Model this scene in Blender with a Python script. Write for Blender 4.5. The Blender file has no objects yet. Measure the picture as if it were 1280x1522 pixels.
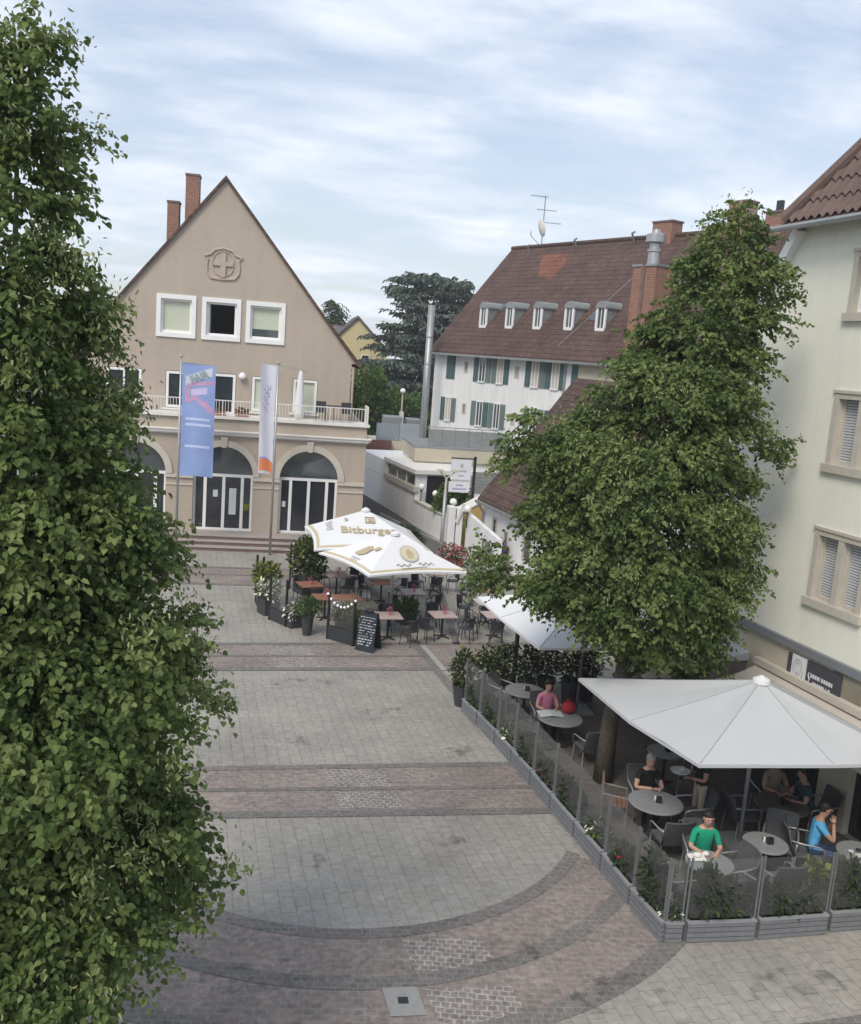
import bpy, bmesh, math, random
import numpy as np
from mathutils import Vector, Matrix, noise
R = math.radians
rnd = random.Random(7)
C = bpy.context.scene.collection
SC = bpy.context.scene

# ------------------------------------------------------------------ camera
cd = bpy.data.cameras.new('camera'); cam = bpy.data.objects.new('camera', cd); C.objects.link(cam)
cd.sensor_fit = 'HORIZONTAL'; cd.sensor_width = 36; cd.lens = 1389.1/1280*36
cd.clip_start = 0.1; cd.clip_end = 3000
yaw, pitch, roll = .159381, .164547, .0740913
fw = Vector((math.sin(yaw)*math.cos(pitch), math.cos(yaw)*math.cos(pitch), -math.sin(pitch)))
rt = Vector((math.cos(yaw), -math.sin(yaw), 0)); up = rt.cross(fw)
r2 = rt*math.cos(roll)+up*math.sin(roll); u2 = r2.cross(fw)
m = Matrix((r2, u2, -fw)).transposed().to_4x4(); m.translation = (0, 0, 8.5)
cam.matrix_world = m; SC.camera = cam

# ------------------------------------------------------------------ world, sun, exposure
SUN_EL, SUN_AZ = R(48), R(215)      # azimuth clockwise from +Y: from behind the camera on the left
w = bpy.data.worlds.new('World'); SC.world = w; w.use_nodes = True
nt = w.node_tree; nt.nodes.clear()
def N(t, **k):
    n = nt.nodes.new(t)
    for a, b in k.items(): setattr(n, a, b)
    return n
L = lambda a, b: nt.links.new(a, b)
sky = N('ShaderNodeTexSky', sky_type='NISHITA', sun_disc=False, sun_elevation=SUN_EL, sun_rotation=SUN_AZ, air_density=1.3, dust_density=1.2, ozone_density=1.5)
tc = N('ShaderNodeTexCoord'); sep = N('ShaderNodeSeparateXYZ'); L(tc.outputs['Generated'], sep.inputs[0])
zz = N('ShaderNodeMath', operation='ADD'); zz.inputs[1].default_value = .16; L(sep.outputs[2], zz.inputs[0])
zm = N('ShaderNodeMath', operation='MAXIMUM'); zm.inputs[1].default_value = .06; L(zz.outputs[0], zm.inputs[0])
dx = N('ShaderNodeMath', operation='DIVIDE'); L(sep.outputs[0], dx.inputs[0]); L(zm.outputs[0], dx.inputs[1])
dy = N('ShaderNodeMath', operation='DIVIDE'); L(sep.outputs[1], dy.inputs[0]); L(zm.outputs[0], dy.inputs[1])
cb = N('ShaderNodeCombineXYZ'); L(dx.outputs[0], cb.inputs[0]); L(dy.outputs[0], cb.inputs[1])
mp = N('ShaderNodeMapping'); mp.inputs['Scale'].default_value = (.85, 1.2, 1); mp.inputs['Rotation'].default_value = (0, 0, R(12)); L(cb.outputs[0], mp.inputs[0])
n1 = N('ShaderNodeTexNoise'); n1.inputs['Scale'].default_value = 1.7; n1.inputs['Detail'].default_value = 7; n1.inputs['Roughness'].default_value = .56; n1.inputs['Distortion'].default_value = .35
L(mp.outputs[0], n1.inputs[0])
mp2 = N('ShaderNodeMapping'); mp2.inputs['Scale'].default_value = (1.0, 2.1, 1); mp2.inputs['Rotation'].default_value = (0, 0, R(8)); L(cb.outputs[0], mp2.inputs[0])
n2 = N('ShaderNodeTexNoise'); n2.inputs['Scale'].default_value = 3.6; n2.inputs['Detail'].default_value = 7; n2.inputs['Roughness'].default_value = .6; L(mp2.outputs[0], n2.inputs[0])
ad = N('ShaderNodeMath', operation='MULTIPLY_ADD'); ad.inputs[1].default_value = .42; L(n2.outputs[0], ad.inputs[0]); 
ml = N('ShaderNodeMath', operation='MULTIPLY'); ml.inputs[1].default_value = .62; L(n1.outputs[0], ml.inputs[0]); L(ml.outputs[0], ad.inputs[2])
rp = N('ShaderNodeValToRGB'); rp.color_ramp.elements[0].position = .40; rp.color_ramp.elements[1].position = .62
rp.color_ramp.elements[0].color = (.48, .48, .48, 1); rp.color_ramp.elements[1].color = (1, 1, 1, 1); L(ad.outputs[0], rp.inputs[0])
cr = N('ShaderNodeValToRGB')          # cloud tint: greyer where thick
cr.color_ramp.elements[0].position = .42; cr.color_ramp.elements[0].color = (5.0, 5.6, 6.7, 1)
cr.color_ramp.elements[1].position = .70; cr.color_ramp.elements[1].color = (6.9, 7.2, 7.9, 1); L(n1.outputs[0], cr.inputs[0])
mx = N('ShaderNodeMixRGB'); L(rp.outputs[0], mx.inputs[0])
L(sky.outputs[0], mx.inputs[1]); L(cr.outputs[0], mx.inputs[2])
bg = N('ShaderNodeBackground'); bg.inputs[1].default_value = .085; L(mx.outputs[0], bg.inputs[0])
wo = N('ShaderNodeOutputWorld'); L(bg.outputs[0], wo.inputs[0])
sl = bpy.data.lights.new('sun', 'SUN'); so = bpy.data.objects.new('sun', sl); C.objects.link(so)
sl.energy = 1.5; sl.angle = R(24); sl.color = (1, .93, .82)
sd = Vector((math.sin(SUN_AZ)*math.cos(SUN_EL), math.cos(SUN_AZ)*math.cos(SUN_EL), math.sin(SUN_EL)))
so.rotation_euler = sd.to_track_quat('Z', 'Y').to_euler(); so.location = (-20, -20, 40)
SC.view_settings.view_transform = 'Standard'; SC.view_settings.look = 'None'
SC.view_settings.exposure = 0.8; SC.view_settings.gamma = 1

# ------------------------------------------------------------------ materials
def newmat(name):
    mt = bpy.data.materials.new(name); mt.use_nodes = True
    t = mt.node_tree; b = t.nodes['Principled BSDF']; return mt, t, b
def M(name, col, rough=.8, var=.12, scale=2.5, bump=0., bscale=30, metal=0., spec=.35, var2=0., scale2=.35, coat=0, streak=0.):
    mt, t, b = newmat(name)
    b.inputs['Roughness'].default_value = rough; b.inputs['Metallic'].default_value = metal
    b.inputs['Specular IOR Level'].default_value = spec
    g = t.nodes.new('ShaderNodeTexCoord')
    nz = t.nodes.new('ShaderNodeTexNoise'); nz.inputs['Scale'].default_value = scale; nz.inputs['Detail'].default_value = 6; nz.inputs['Roughness'].default_value = .65
    t.links.new(g.outputs['Object'], nz.inputs[0])
    mr = t.nodes.new('ShaderNodeMapRange'); mr.inputs[1].default_value = .3; mr.inputs[2].default_value = .7; mr.inputs[3].default_value = 1-var; mr.inputs[4].default_value = 1+var
    t.links.new(nz.outputs[0], mr.inputs[0])
    val = mr.outputs[0]
    if var2:
        nb = t.nodes.new('ShaderNodeTexNoise'); nb.inputs['Scale'].default_value = scale2; nb.inputs['Detail'].default_value = 3; t.links.new(g.outputs['Object'], nb.inputs[0])
        mr2 = t.nodes.new('ShaderNodeMapRange'); mr2.inputs[1].default_value = .3; mr2.inputs[2].default_value = .7; mr2.inputs[3].default_value = 1-var2; mr2.inputs[4].default_value = 1+var2
        t.links.new(nb.outputs[0], mr2.inputs[0])
        mu = t.nodes.new('ShaderNodeMath'); mu.operation = 'MULTIPLY'; t.links.new(val, mu.inputs[0]); t.links.new(mr2.outputs[0], mu.inputs[1]); val = mu.outputs[0]
    if streak:
        mpn = t.nodes.new('ShaderNodeMapping'); mpn.inputs['Scale'].default_value = (2.2, 2.2, .16); t.links.new(g.outputs['Object'], mpn.inputs[0])
        ns = t.nodes.new('ShaderNodeTexNoise'); ns.inputs['Scale'].default_value = 1.6; ns.inputs['Detail'].default_value = 6; ns.inputs['Roughness'].default_value = .7; t.links.new(mpn.outputs[0], ns.inputs[0])
        m3 = t.nodes.new('ShaderNodeMapRange'); m3.inputs[1].default_value = .3; m3.inputs[2].default_value = .7; m3.inputs[3].default_value = 1-streak; m3.inputs[4].default_value = 1+streak*.5; t.links.new(ns.outputs[0], m3.inputs[0])
        mu2 = t.nodes.new('ShaderNodeMath'); mu2.operation = 'MULTIPLY'; t.links.new(val, mu2.inputs[0]); t.links.new(m3.outputs[0], mu2.inputs[1]); val = mu2.outputs[0]
    vm = t.nodes.new('ShaderNodeVectorMath'); vm.operation = 'SCALE'; vm.inputs[0].default_value = col[:3]
    t.links.new(val, vm.inputs['Scale']); t.links.new(vm.outputs[0], b.inputs['Base Color'])
    if bump:
        n3 = t.nodes.new('ShaderNodeTexNoise'); n3.inputs['Scale'].default_value = bscale; n3.inputs['Detail'].default_value = 4; t.links.new(g.outputs['Object'], n3.inputs[0])
        bp = t.nodes.new('ShaderNodeBump'); bp.inputs['Strength'].default_value = bump; bp.inputs['Distance'].default_value = .02; t.links.new(n3.outputs[0], bp.inputs['Height']); t.links.new(bp.outputs[0], b.inputs['Normal'])
    if coat: b.inputs['Coat Weight'].default_value = coat
    return mt
def brickmat(name, c1, c2, mort, wid, row, ms, rot=0., axes='xy', bump=.4, rough=.85, stain=.18, sscale=.5, sx=1., off=.5, dist=.01, fine=.15, msmooth=.15, warp=0.):
    mt, t, b = newmat(name); b.inputs['Roughness'].default_value = rough; b.inputs['Specular IOR Level'].default_value = .3
    g = t.nodes.new('ShaderNodeTexCoord'); s = t.nodes.new('ShaderNodeSeparateXYZ'); t.links.new(g.outputs['Object'], s.inputs[0])
    cb = t.nodes.new('ShaderNodeCombineXYZ')
    for i, a in enumerate(axes): t.links.new(s.outputs['xyz'.index(a)], cb.inputs[i])
    mp = t.nodes.new('ShaderNodeMapping'); mp.inputs['Rotation'].default_value = (0, 0, rot); mp.inputs['Scale'].default_value = (sx, 1, 1); t.links.new(cb.outputs[0], mp.inputs[0])
    vec = mp.outputs[0]
    if warp:
        wn = t.nodes.new('ShaderNodeTexNoise'); wn.inputs['Scale'].default_value = 3; t.links.new(g.outputs['Object'], wn.inputs[0])
        ws = t.nodes.new('ShaderNodeVectorMath'); ws.operation = 'MULTIPLY_ADD'; ws.inputs[1].default_value = (warp, warp, 0); t.links.new(wn.outputs['Color'], ws.inputs[0]); t.links.new(vec, ws.inputs[2]); vec = ws.outputs[0]
    br = t.nodes.new('ShaderNodeTexBrick'); br.offset = off
    br.inputs['Scale'].default_value = 1; br.inputs['Brick Width'].default_value = wid; br.inputs['Row Height'].default_value = row
    br.inputs['Mortar Size'].default_value = ms; br.inputs['Mortar Smooth'].default_value = msmooth
    br.inputs['Color1'].default_value = (*c1, 1); br.inputs['Color2'].default_value = (*c2, 1); br.inputs['Mortar'].default_value = (*mort, 1)
    t.links.new(vec, br.inputs[0])
    nz = t.nodes.new('ShaderNodeTexNoise'); nz.inputs['Scale'].default_value = sscale; nz.inputs['Detail'].default_value = 8; nz.inputs['Roughness'].default_value = .7; t.links.new(g.outputs['Object'], nz.inputs[0])
    mr = t.nodes.new('ShaderNodeMapRange'); mr.inputs[1].default_value = .3; mr.inputs[2].default_value = .7; mr.inputs[3].default_value = 1-stain; mr.inputs[4].default_value = 1+stain; t.links.new(nz.outputs[0], mr.inputs[0])
    nf = t.nodes.new('ShaderNodeTexNoise'); nf.inputs['Scale'].default_value = 9; nf.inputs['Detail'].default_value = 5; t.links.new(g.outputs['Object'], nf.inputs[0])
    mf = t.nodes.new('ShaderNodeMapRange'); mf.inputs[1].default_value = .3; mf.inputs[2].default_value = .7; mf.inputs[3].default_value = 1-fine; mf.inputs[4].default_value = 1+fine; t.links.new(nf.outputs[0], mf.inputs[0])
    mu = t.nodes.new('ShaderNodeMath'); mu.operation = 'MULTIPLY'; t.links.new(mr.outputs[0], mu.inputs[0]); t.links.new(mf.outputs[0], mu.inputs[1])
    vm = t.nodes.new('ShaderNodeVectorMath'); vm.operation = 'SCALE'; t.links.new(br.outputs['Color'], vm.inputs[0]); t.links.new(mu.outputs[0], vm.inputs['Scale'])
    t.links.new(vm.outputs[0], b.inputs['Base Color'])
    if bump:
        inv = t.nodes.new('ShaderNodeMath'); inv.operation = 'SUBTRACT'; inv.inputs[0].default_value = 1; t.links.new(br.outputs['Fac'], inv.inputs[1])
        bp = t.nodes.new('ShaderNodeBump'); bp.inputs['Strength'].default_value = bump; bp.inputs['Distance'].default_value = dist; t.links.new(inv.outputs[0], bp.inputs['Height']); t.links.new(bp.outputs[0], b.inputs['Normal'])
    return mt
def glassmat(name, tint=(.9, .95, .93), refl=.12, rough=.03, painted_haze=.055):
    mt, t, b = newmat(name); t.nodes.remove(b)
    tr = t.nodes.new('ShaderNodeBsdfTransparent'); tr.inputs[0].default_value = (*tint, 1)
    gl = t.nodes.new('ShaderNodeBsdfGlossy'); gl.inputs['Roughness'].default_value = rough
    fr = t.nodes.new('ShaderNodeFresnel'); fr.inputs[0].default_value = 1.45
    ma = t.nodes.new('ShaderNodeMath'); ma.operation = 'ADD'; ma.inputs[1].default_value = refl; t.links.new(fr.outputs[0], ma.inputs[0])
    mx = t.nodes.new('ShaderNodeMixShader'); t.links.new(ma.outputs[0], mx.inputs[0]); t.links.new(tr.outputs[0], mx.inputs[1]); t.links.new(gl.outputs[0], mx.inputs[2])
    df = t.nodes.new('ShaderNodeBsdfDiffuse'); df.inputs[0].default_value = (.55, .57, .56, 1); m2 = t.nodes.new('ShaderNodeMixShader'); m2.inputs[0].default_value = painted_haze  # pale diffuse share paints a hazy reflection into the glass
    t.links.new(mx.outputs[0], m2.inputs[1]); t.links.new(df.outputs[0], m2.inputs[2]); t.links.new(m2.outputs[0], t.nodes['Material Output'].inputs[0]); return mt
def leafmat(name, c1, c2, scale=1.2, transl=.25, rough=.5, fine=5.):
    mt, t, b = newmat(name); b.inputs['Roughness'].default_value = rough; b.inputs['Specular IOR Level'].default_value = .2
    g = t.nodes.new('ShaderNodeTexCoord')
    nz = t.nodes.new('ShaderNodeTexNoise'); nz.inputs['Scale'].default_value = scale; nz.inputs['Detail'].default_value = 3; t.links.new(g.outputs['Object'], nz.inputs[0])
    nf = t.nodes.new('ShaderNodeTexNoise'); nf.inputs['Scale'].default_value = fine; nf.inputs['Detail'].default_value = 2; t.links.new(g.outputs['Object'], nf.inputs[0])
    mu = t.nodes.new('ShaderNodeMath'); mu.operation = 'ADD'; t.links.new(nz.outputs[0], mu.inputs[0]); t.links.new(nf.outputs[0], mu.inputs[1])
    rp = t.nodes.new('ShaderNodeValToRGB'); rp.color_ramp.elements[0].position = .40; rp.color_ramp.elements[1].position = .62
    hf = t.nodes.new('ShaderNodeMath'); hf.operation = 'MULTIPLY'; hf.inputs[1].default_value = .5; t.links.new(mu.outputs[0], hf.inputs[0]); t.links.new(hf.outputs[0], rp.inputs[0])
    rp.color_ramp.elements[0].color = (*c1, 1); rp.color_ramp.elements[1].color = (*c2, 1); t.links.new(rp.outputs[0], b.inputs['Base Color'])
    tl = t.nodes.new('ShaderNodeBsdfTranslucent'); t.links.new(rp.outputs[0], tl.inputs[0])
    mx = t.nodes.new('ShaderNodeMixShader'); mx.inputs[0].default_value = transl; t.links.new(b.outputs[0], mx.inputs[1]); t.links.new(tl.outputs[0], mx.inputs[2])
    t.links.new(mx.outputs[0], t.nodes['Material Output'].inputs[0]); return mt
AX = R(9)
mt_slab = brickmat('paving_slabs', (.30, .282, .248), (.272, .256, .228), (.195, .184, .166), .42, .235, .008, rot=R(90)-AX+R(3), bump=.2, stain=.20, sscale=.45, fine=.14, off=.37)
mt_cob = brickmat('red_cobbles', (.255, .20, .178), (.19, .162, .15), (.235, .215, .19), .16, .115, .014, rot=R(4), bump=.6, stain=.22, sscale=.8, fine=.25, warp=.05)
mt_cobw = brickmat('pale_jointed_cobbles', (.225, .19, .172), (.185, .165, .155), (.325, .305, .275), .125, .105, .013, rot=R(10), bump=.6, stain=.22, sscale=1.6, fine=.3, warp=.10)
mt_dark = brickmat('dark_setts', (.168, .152, .143), (.135, .126, .12), (.19, .178, .163), .12, .11, .012, rot=R(4), bump=.5, stain=.2, fine=.2, warp=.04)
mt_asph = M('asphalt', (.075, .073, .072), .9, .12, 6, .3, 60, var2=.15)
mt_land = M('far_ground', (.10, .11, .08), .95, .25, .05)
mt_beige = M('beige_render', (.43, .365, .30), .9, .04, 5, .15, 60, var2=.06, scale2=.3, streak=.06)
mt_trimw = M('white_trim', (.72, .70, .66), .7, .06, 3, var2=.06)
mt_trimg = M('pale_stone_trim', (.52, .475, .41), .8, .07, 3)
mt_white = M('white_render', (.78, .78, .775), .9, .03, 4, .1, 80, var2=.05, scale2=.3, streak=.12)
mt_wallg = M('pale_green_render', (.79, .785, .69), .9, .025, 4, .12, 120, var2=.03, scale2=.4, streak=.05)
mt_cream = M('cream_render', (.50, .455, .36), .9, .05, 4, .1, 80, var2=.06)
mt_stepr = M('reddish_stone_steps', (.17, .115, .10), .8, .18, 5)
mt_stept = M('stone_tread', (.34, .30, .27), .8, .12, 5)
mt_glassd = M('dark_window_glass', (.022, .026, .032), .06, .3, 1.5, spec=.8)
mt_glassr = M('reflecting_glass', (.06, .075, .08), .05, .4, .9, spec=1.0)
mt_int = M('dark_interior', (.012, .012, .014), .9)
mt_blindg = M('pale_green_blind', (.50, .53, .42), .8, .05, 6)
mt_blindw = brickmat('slatted_blind', (.56, .57, .60), (.54, .55, .58), (.22, .225, .24), 9, .055, .012, axes='yz', bump=.5, stain=.05, fine=.04)
mt_frame = M('white_window_frame', (.78, .78, .77), .55, .04)
mt_stonef = M('beige_stone_frame', (.50, .465, .40), .8, .07, 6)
mt_belt = M('grey_metal_belt', (.22, .235, .255), .5, .1, 4, metal=.2)
mt_zinc = M('zinc', (.33, .345, .35), .45, .12, 4, metal=.5)
mt_steel = M('brushed_steel', (.42, .43, .43), .38, .1, 6, metal=.6)
mt_alu = M('aluminium_post', (.40, .41, .42), .4, .08, 6, metal=.55)
mt_postd = M('grey_screen_post', (.20, .205, .21), .45, .08, 6, metal=.4)
mt_brick = brickmat('chimney_brick', (.30, .115, .07), (.23, .09, .06), (.30, .25, .21), .24, .075, .012, axes='xz', bump=.4, stain=.15)
mt_bricky = brickmat('chimney_brick_side', (.30, .115, .07), (.23, .09, .06), (.30, .25, .21), .24, .075, .012, axes='yz', bump=.4, stain=.15)
def roofmat(name, c1, c2, axes, row=.3, wid=.24):
    return brickmat(name, c1, c2, tuple(v*.45 for v in c1), wid, row, .018, axes=axes, bump=.8, stain=.34, sscale=.8, fine=.3, dist=.03, msmooth=.6)
mt_roof = roofmat('brown_roof_tiles', (.112, .068, .056), (.088, .056, .048), 'xz', row=.26)
mt_roofn = roofmat('new_orange_tiles', (.20, .085, .055), (.17, .075, .05), 'xz', row=.26)
mt_roofy = roofmat('brown_roof_tiles_side', (.112, .068, .056), (.088, .056, .048), 'yz', row=.26)
mt_roofd = roofmat('dark_roof_tiles', (.15, .135, .13), (.125, .115, .115), 'yz')
mt_pantile = M('pantiles', (.135, .092, .078), .75, .2, 4, .3, 25, var2=.15)
mt_teal = M('teal_shutter_paint', (.075, .135, .14), .6, .12, 8)
mt_tealf = M('faded_teal_shutter_paint', (.16, .205, .20), .7, .12, 8)
mt_copper = M('grey_roof_sheet', (.27, .29, .29), .5, .12, 4, metal=.2)
mt_char = M('charcoal_metal', (.035, .038, .042), .5, .15, 6)
mt_black = M('black_metal', (.018, .018, .019), .5, .15, 8)
mt_pot = M('dark_grey_pot', (.045, .046, .05), .65, .15, 6)
mt_planter = brickmat('grey_planks', (.185, .19, .20), (.165, .17, .18), (.06, .062, .066), 4, .085, .006, axes='xz', bump=.4, stain=.1, fine=.1)
mt_planter_top = M('grey_plank_rim', (.25, .255, .265), .55, .08)
mt_soil = M('soil', (.05, .038, .028), .95, .3, 20, .5, 40)
mt_canvas = M('white_canvas', (.68, .68, .685), .85, .02, 3, .05, 200)
mt_canvasg = M('pale_grey_canvas', (.46, .47, .485), .9, .025, 2, .06, 200)
mt_seam = M('canvas_seam', (.33, .345, .36), .9, .05)
mt_gold = M('gold_band', (.50, .42, .27), .8, .08)
mt_logo = M('faded_gold_print', (.42, .35, .22), .85, .1)
mt_logog = M('grey_print', (.42, .42, .40), .85, .1)
mt_wicker = brickmat('grey_wicker', (.155, .16, .168), (.125, .13, .138), (.06, .062, .066), .03, .016, .004, axes='xz', bump=.6, stain=.12, fine=.1)
mt_slate = M('grey_table_slab', (.235, .24, .245), .5, .10, 9)
mt_slated = M('dark_table_slab', (.10, .09, .088), .5, .12, 9)
mt_wood = M('red_brown_wood', (.26, .125, .075), .6, .2, 9)
mt_woodp = M('pinkish_table_top', (.42, .33, .30), .6, .12, 7)
mt_woodl = M('pale_table_top', (.50, .45, .42), .6, .1, 7)
mt_pink = M('pink_flowers', (.52, .16, .24), .8, .3, 30)
mt_red = M('red_cloth', (.33, .02, .03), .8, .15, 8)
mt_glass = glassmat('clear_screen_glass', (.93, .95, .94), .04)
mt_glass2 = glassmat('smoky_screen_glass', (.88, .90, .89), .05)
mt_globe = M('white_globe', (.85, .85, .82), .3, .03)
mt_bulb = M('white_bulb', (.9, .9, .88), .3, .02)
mt_bark = M('linden_bark', (.115, .095, .07), .95, .3, 7, .9, 16)
mt_leaf = leafmat('linden_leaves', (.070, .116, .036), (.215, .275, .086), 1.1, .38, .62)
mt_leaf2 = leafmat('linden_leaves_pale', (.092, .140, .045), (.27, .325, .12), 1.1, .38, .62)
mt_bract = leafmat('linden_bracts', (.24, .28, .11), (.40, .43, .22), 2.)
mt_cedar = leafmat('cedar_needles', (.075, .102, .086), (.17, .205, .165), .6, .15, .8)
mt_bush = leafmat('bright_bush', (.05, .11, .022), (.12, .20, .04), .8)
mt_box = leafmat('dark_laurel', (.022, .042, .020), (.06, .09, .035), 3.)
mt_herb = leafmat('planter_greens', (.035, .065, .025), (.10, .13, .05), 4.)
mt_yel = leafmat('yellow_green_leaves', (.13, .17, .025), (.26, .28, .05), 4.)
mt_wflow = M('white_flowers', (.75, .75, .66), .8, .1, 20)
mt_purple = M('purple_flowers', (.30, .17, .42), .8, .3, 20)
mt_terra = M('terracotta', (.33, .13, .075), .8, .15, 8)
mt_yelwall = M('ochre_render', (.50, .34, .13), .9, .06)
mt_yelhouse = M('pale_yellow_render', (.62, .52, .30), .9, .04)
mt_skin = M('skin', (.50, .30, .22), .6, .05)
mt_skin2 = M('tanned_skin', (.38, .22, .155), .6, .05)
mt_shoe = M('dark_shoes', (.03, .028, .027), .6)
mt_blackboard = M('chalkboard', (.02, .026, .036), .7, .2, 5)
mt_chalk = M('chalk', (.55, .57, .60), .9, .25, 30)
mt_bannerb = M('blue_banner_cloth', (.26, .35, .62), .8, .1, 1.5, var2=.08)
mt_bannerw = M('white_banner_cloth', (.60, .61, .68), .8, .05, 2)
mt_bpink = M('pink_print', (.52, .32, .50), .8, .12, 4)
mt_blil = M('lilac_print', (.55, .50, .74), .8, .1, 4)
mt_bpale = M('pale_print', (.55, .60, .66), .8, .05)
mt_bgreen = M('grey_green_print', (.30, .36, .36), .8, .05)
mt_btxt = M('light_blue_print', (.50, .58, .80), .8, .05)
mt_orange = M('orange_print', (.68, .22, .09), .8, .06)
mt_violet = M('violet_print', (.36, .32, .54), .8, .06)
mt_signd = M('dark_sign_board', (.062, .058, .068), .6, .08)
mt_signw = M('white_sign_board', (.66, .67, .72), .6, .05)
mt_poster = M('poster_paper', (.58, .63, .62), .7, .08, 6)

# ------------------------------------------------------------------ mesh helpers
class MB:
    def __init__(s): s.v = []; s.f = []; s.k = []
    def add(s, vs, fs, k=0):
        o = len(s.v); s.v += [tuple(p) for p in vs]; s.f += [tuple(i+o for i in f) for f in fs]; s.k += [k]*len(fs); return s
    def box(s, x0, x1, y0, y1, z0, z1, k=0):
        return s.add([(x0,y0,z0),(x1,y0,z0),(x1,y1,z0),(x0,y1,z0),(x0,y0,z1),(x1,y0,z1),(x1,y1,z1),(x0,y1,z1)],
                     [(0,3,2,1),(4,5,6,7),(0,1,5,4),(1,2,6,5),(2,3,7,6),(3,0,4,7)], k)
    def quad(s, a, b, c, d, k=0): return s.add([a,b,c,d], [(0,1,2,3)], k)
    def poly(s, pts, k=0): return s.add(pts, [tuple(range(len(pts)))], k)
    def prism(s, pts, vec, k=0):
        n = len(pts); v = Vector(vec); P = [Vector(p) for p in pts]
        return s.add(P+[p+v for p in P], [tuple(range(n))[::-1], tuple(range(n, 2*n))]+[(i, (i+1) % n, (i+1) % n+n, i+n) for i in range(n)], k)
    def tube(s, pts, r, n=8, k=0, cap=True):
        P = [Vector(p) for p in pts]; m_ = len(P); rs = r if isinstance(r, (list, tuple)) else [r]*m_
        vs = []; u = None
        for i, p in enumerate(P):
            t = (P[min(i+1, m_-1)]-P[max(i-1, 0)]).normalized()
            if u is None: u = t.orthogonal().normalized()
            else:
                u = (u-t*u.dot(t)); u = u.normalized() if u.length > 1e-6 else t.orthogonal().normalized()
            v2 = t.cross(u)
            vs += [p+(u*math.cos(2*math.pi*j/n)+v2*math.sin(2*math.pi*j/n))*rs[i] for j in range(n)]
        fs = [(i*n+j, i*n+(j+1) % n, (i+1)*n+(j+1) % n, (i+1)*n+j) for i in range(m_-1) for j in range(n)]
        if cap: fs += [tuple(range(n))[::-1], tuple(range((m_-1)*n, m_*n))]
        return s.add(vs, fs, k)
    def lathe(s, prof, c=(0,0,0), n=20, k=0):
        vs = [(c[0]+r*math.cos(2*math.pi*j/n), c[1]+r*math.sin(2*math.pi*j/n), c[2]+z) for r, z in prof for j in range(n)]
        m_ = len(prof)
        fs = [(i*n+j, i*n+(j+1) % n, (i+1)*n+(j+1) % n, (i+1)*n+j) for i in range(m_-1) for j in range(n)]
        fs += [tuple(range(n))[::-1], tuple(range((m_-1)*n, m_*n))]
        return s.add(vs, fs, k)
    def sphere(s, c, r, n=14, m_=9, k=0):
        rr = r if isinstance(r, (list, tuple)) else (r, r, r)
        vs = [(c[0], c[1], c[2]-rr[2])]+[(c[0]+rr[0]*math.sin(math.pi*i/m_)*math.cos(2*math.pi*j/n), c[1]+rr[1]*math.sin(math.pi*i/m_)*math.sin(2*math.pi*j/n), c[2]-rr[2]*math.cos(math.pi*i/m_)) for i in range(1, m_) for j in range(n)]+[(c[0], c[1], c[2]+rr[2])]
        fs = [(0, 1+(j+1) % n, 1+j) for j in range(n)]
        fs += [(1+i*n+j, 1+i*n+(j+1) % n, 1+(i+1)*n+(j+1) % n, 1+(i+1)*n+j) for i in range(m_-2) for j in range(n)]
        e = len(vs)-1; fs += [(1+(m_-2)*n+j, 1+(m_-2)*n+(j+1) % n, e) for j in range(n)]
        return s.add(vs, fs, k)
    def grid(s, fn, nu, nv, k=0):
        vs = [fn(i/nu, j/nv) for i in range(nu+1) for j in range(nv+1)]
        return s.add(vs, [(i*(nv+1)+j, (i+1)*(nv+1)+j, (i+1)*(nv+1)+j+1, i*(nv+1)+j+1) for i in range(nu) for j in range(nv)], k)
    def build(s, name, mats, parent=None, smooth=False, loc=None, rotz=None, bevel=0):
        me = bpy.data.meshes.new(name); me.from_pydata(s.v, [], s.f)
        for a in (mats if isinstance(mats, (list, tuple)) else [mats]): me.materials.append(a)
        me.polygons.foreach_set('material_index', s.k)
        if smooth: me.polygons.foreach_set('use_smooth', [True]*len(s.f))
        me.update()
        o = bpy.data.objects.new(name, me); C.objects.link(o)
        if parent: o.parent = parent
        if loc: o.location = loc
        if rotz is not None: o.rotation_euler = (0, 0, rotz)
        if bevel:
            b = o.modifiers.new('bevel', 'BEVEL'); b.width = bevel; b.segments = 2; b.limit_method = 'ANGLE'
        return o
def T(name, label, cat, loc=(0,0,0), rotz=0, group=None):
    o = bpy.data.objects.new(name, None); C.objects.link(o); o.empty_display_size = .2
    o.location = loc; o.rotation_euler = (0, 0, rotz); return tag(o, label, cat, group)
def tag(o, label, cat, group=None):
    o['label'] = label; o['category'] = cat
    if group: o['group'] = group
    return o
def struct(name, mb, mat, **k):
    o = mb.build(name, mat, **k); o['kind'] = 'structure'; return o
def dup(root, loc, rotz, label):
    r = root.copy(); C.objects.link(r); r.location = loc; r.rotation_euler = (0, 0, rotz); r['label'] = label
    for ch in list(root.children):
        c = ch.copy(); C.objects.link(c); c.parent = r
        for g in list(ch.children):
            d = g.copy(); C.objects.link(d); d.parent = c
    return r
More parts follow.
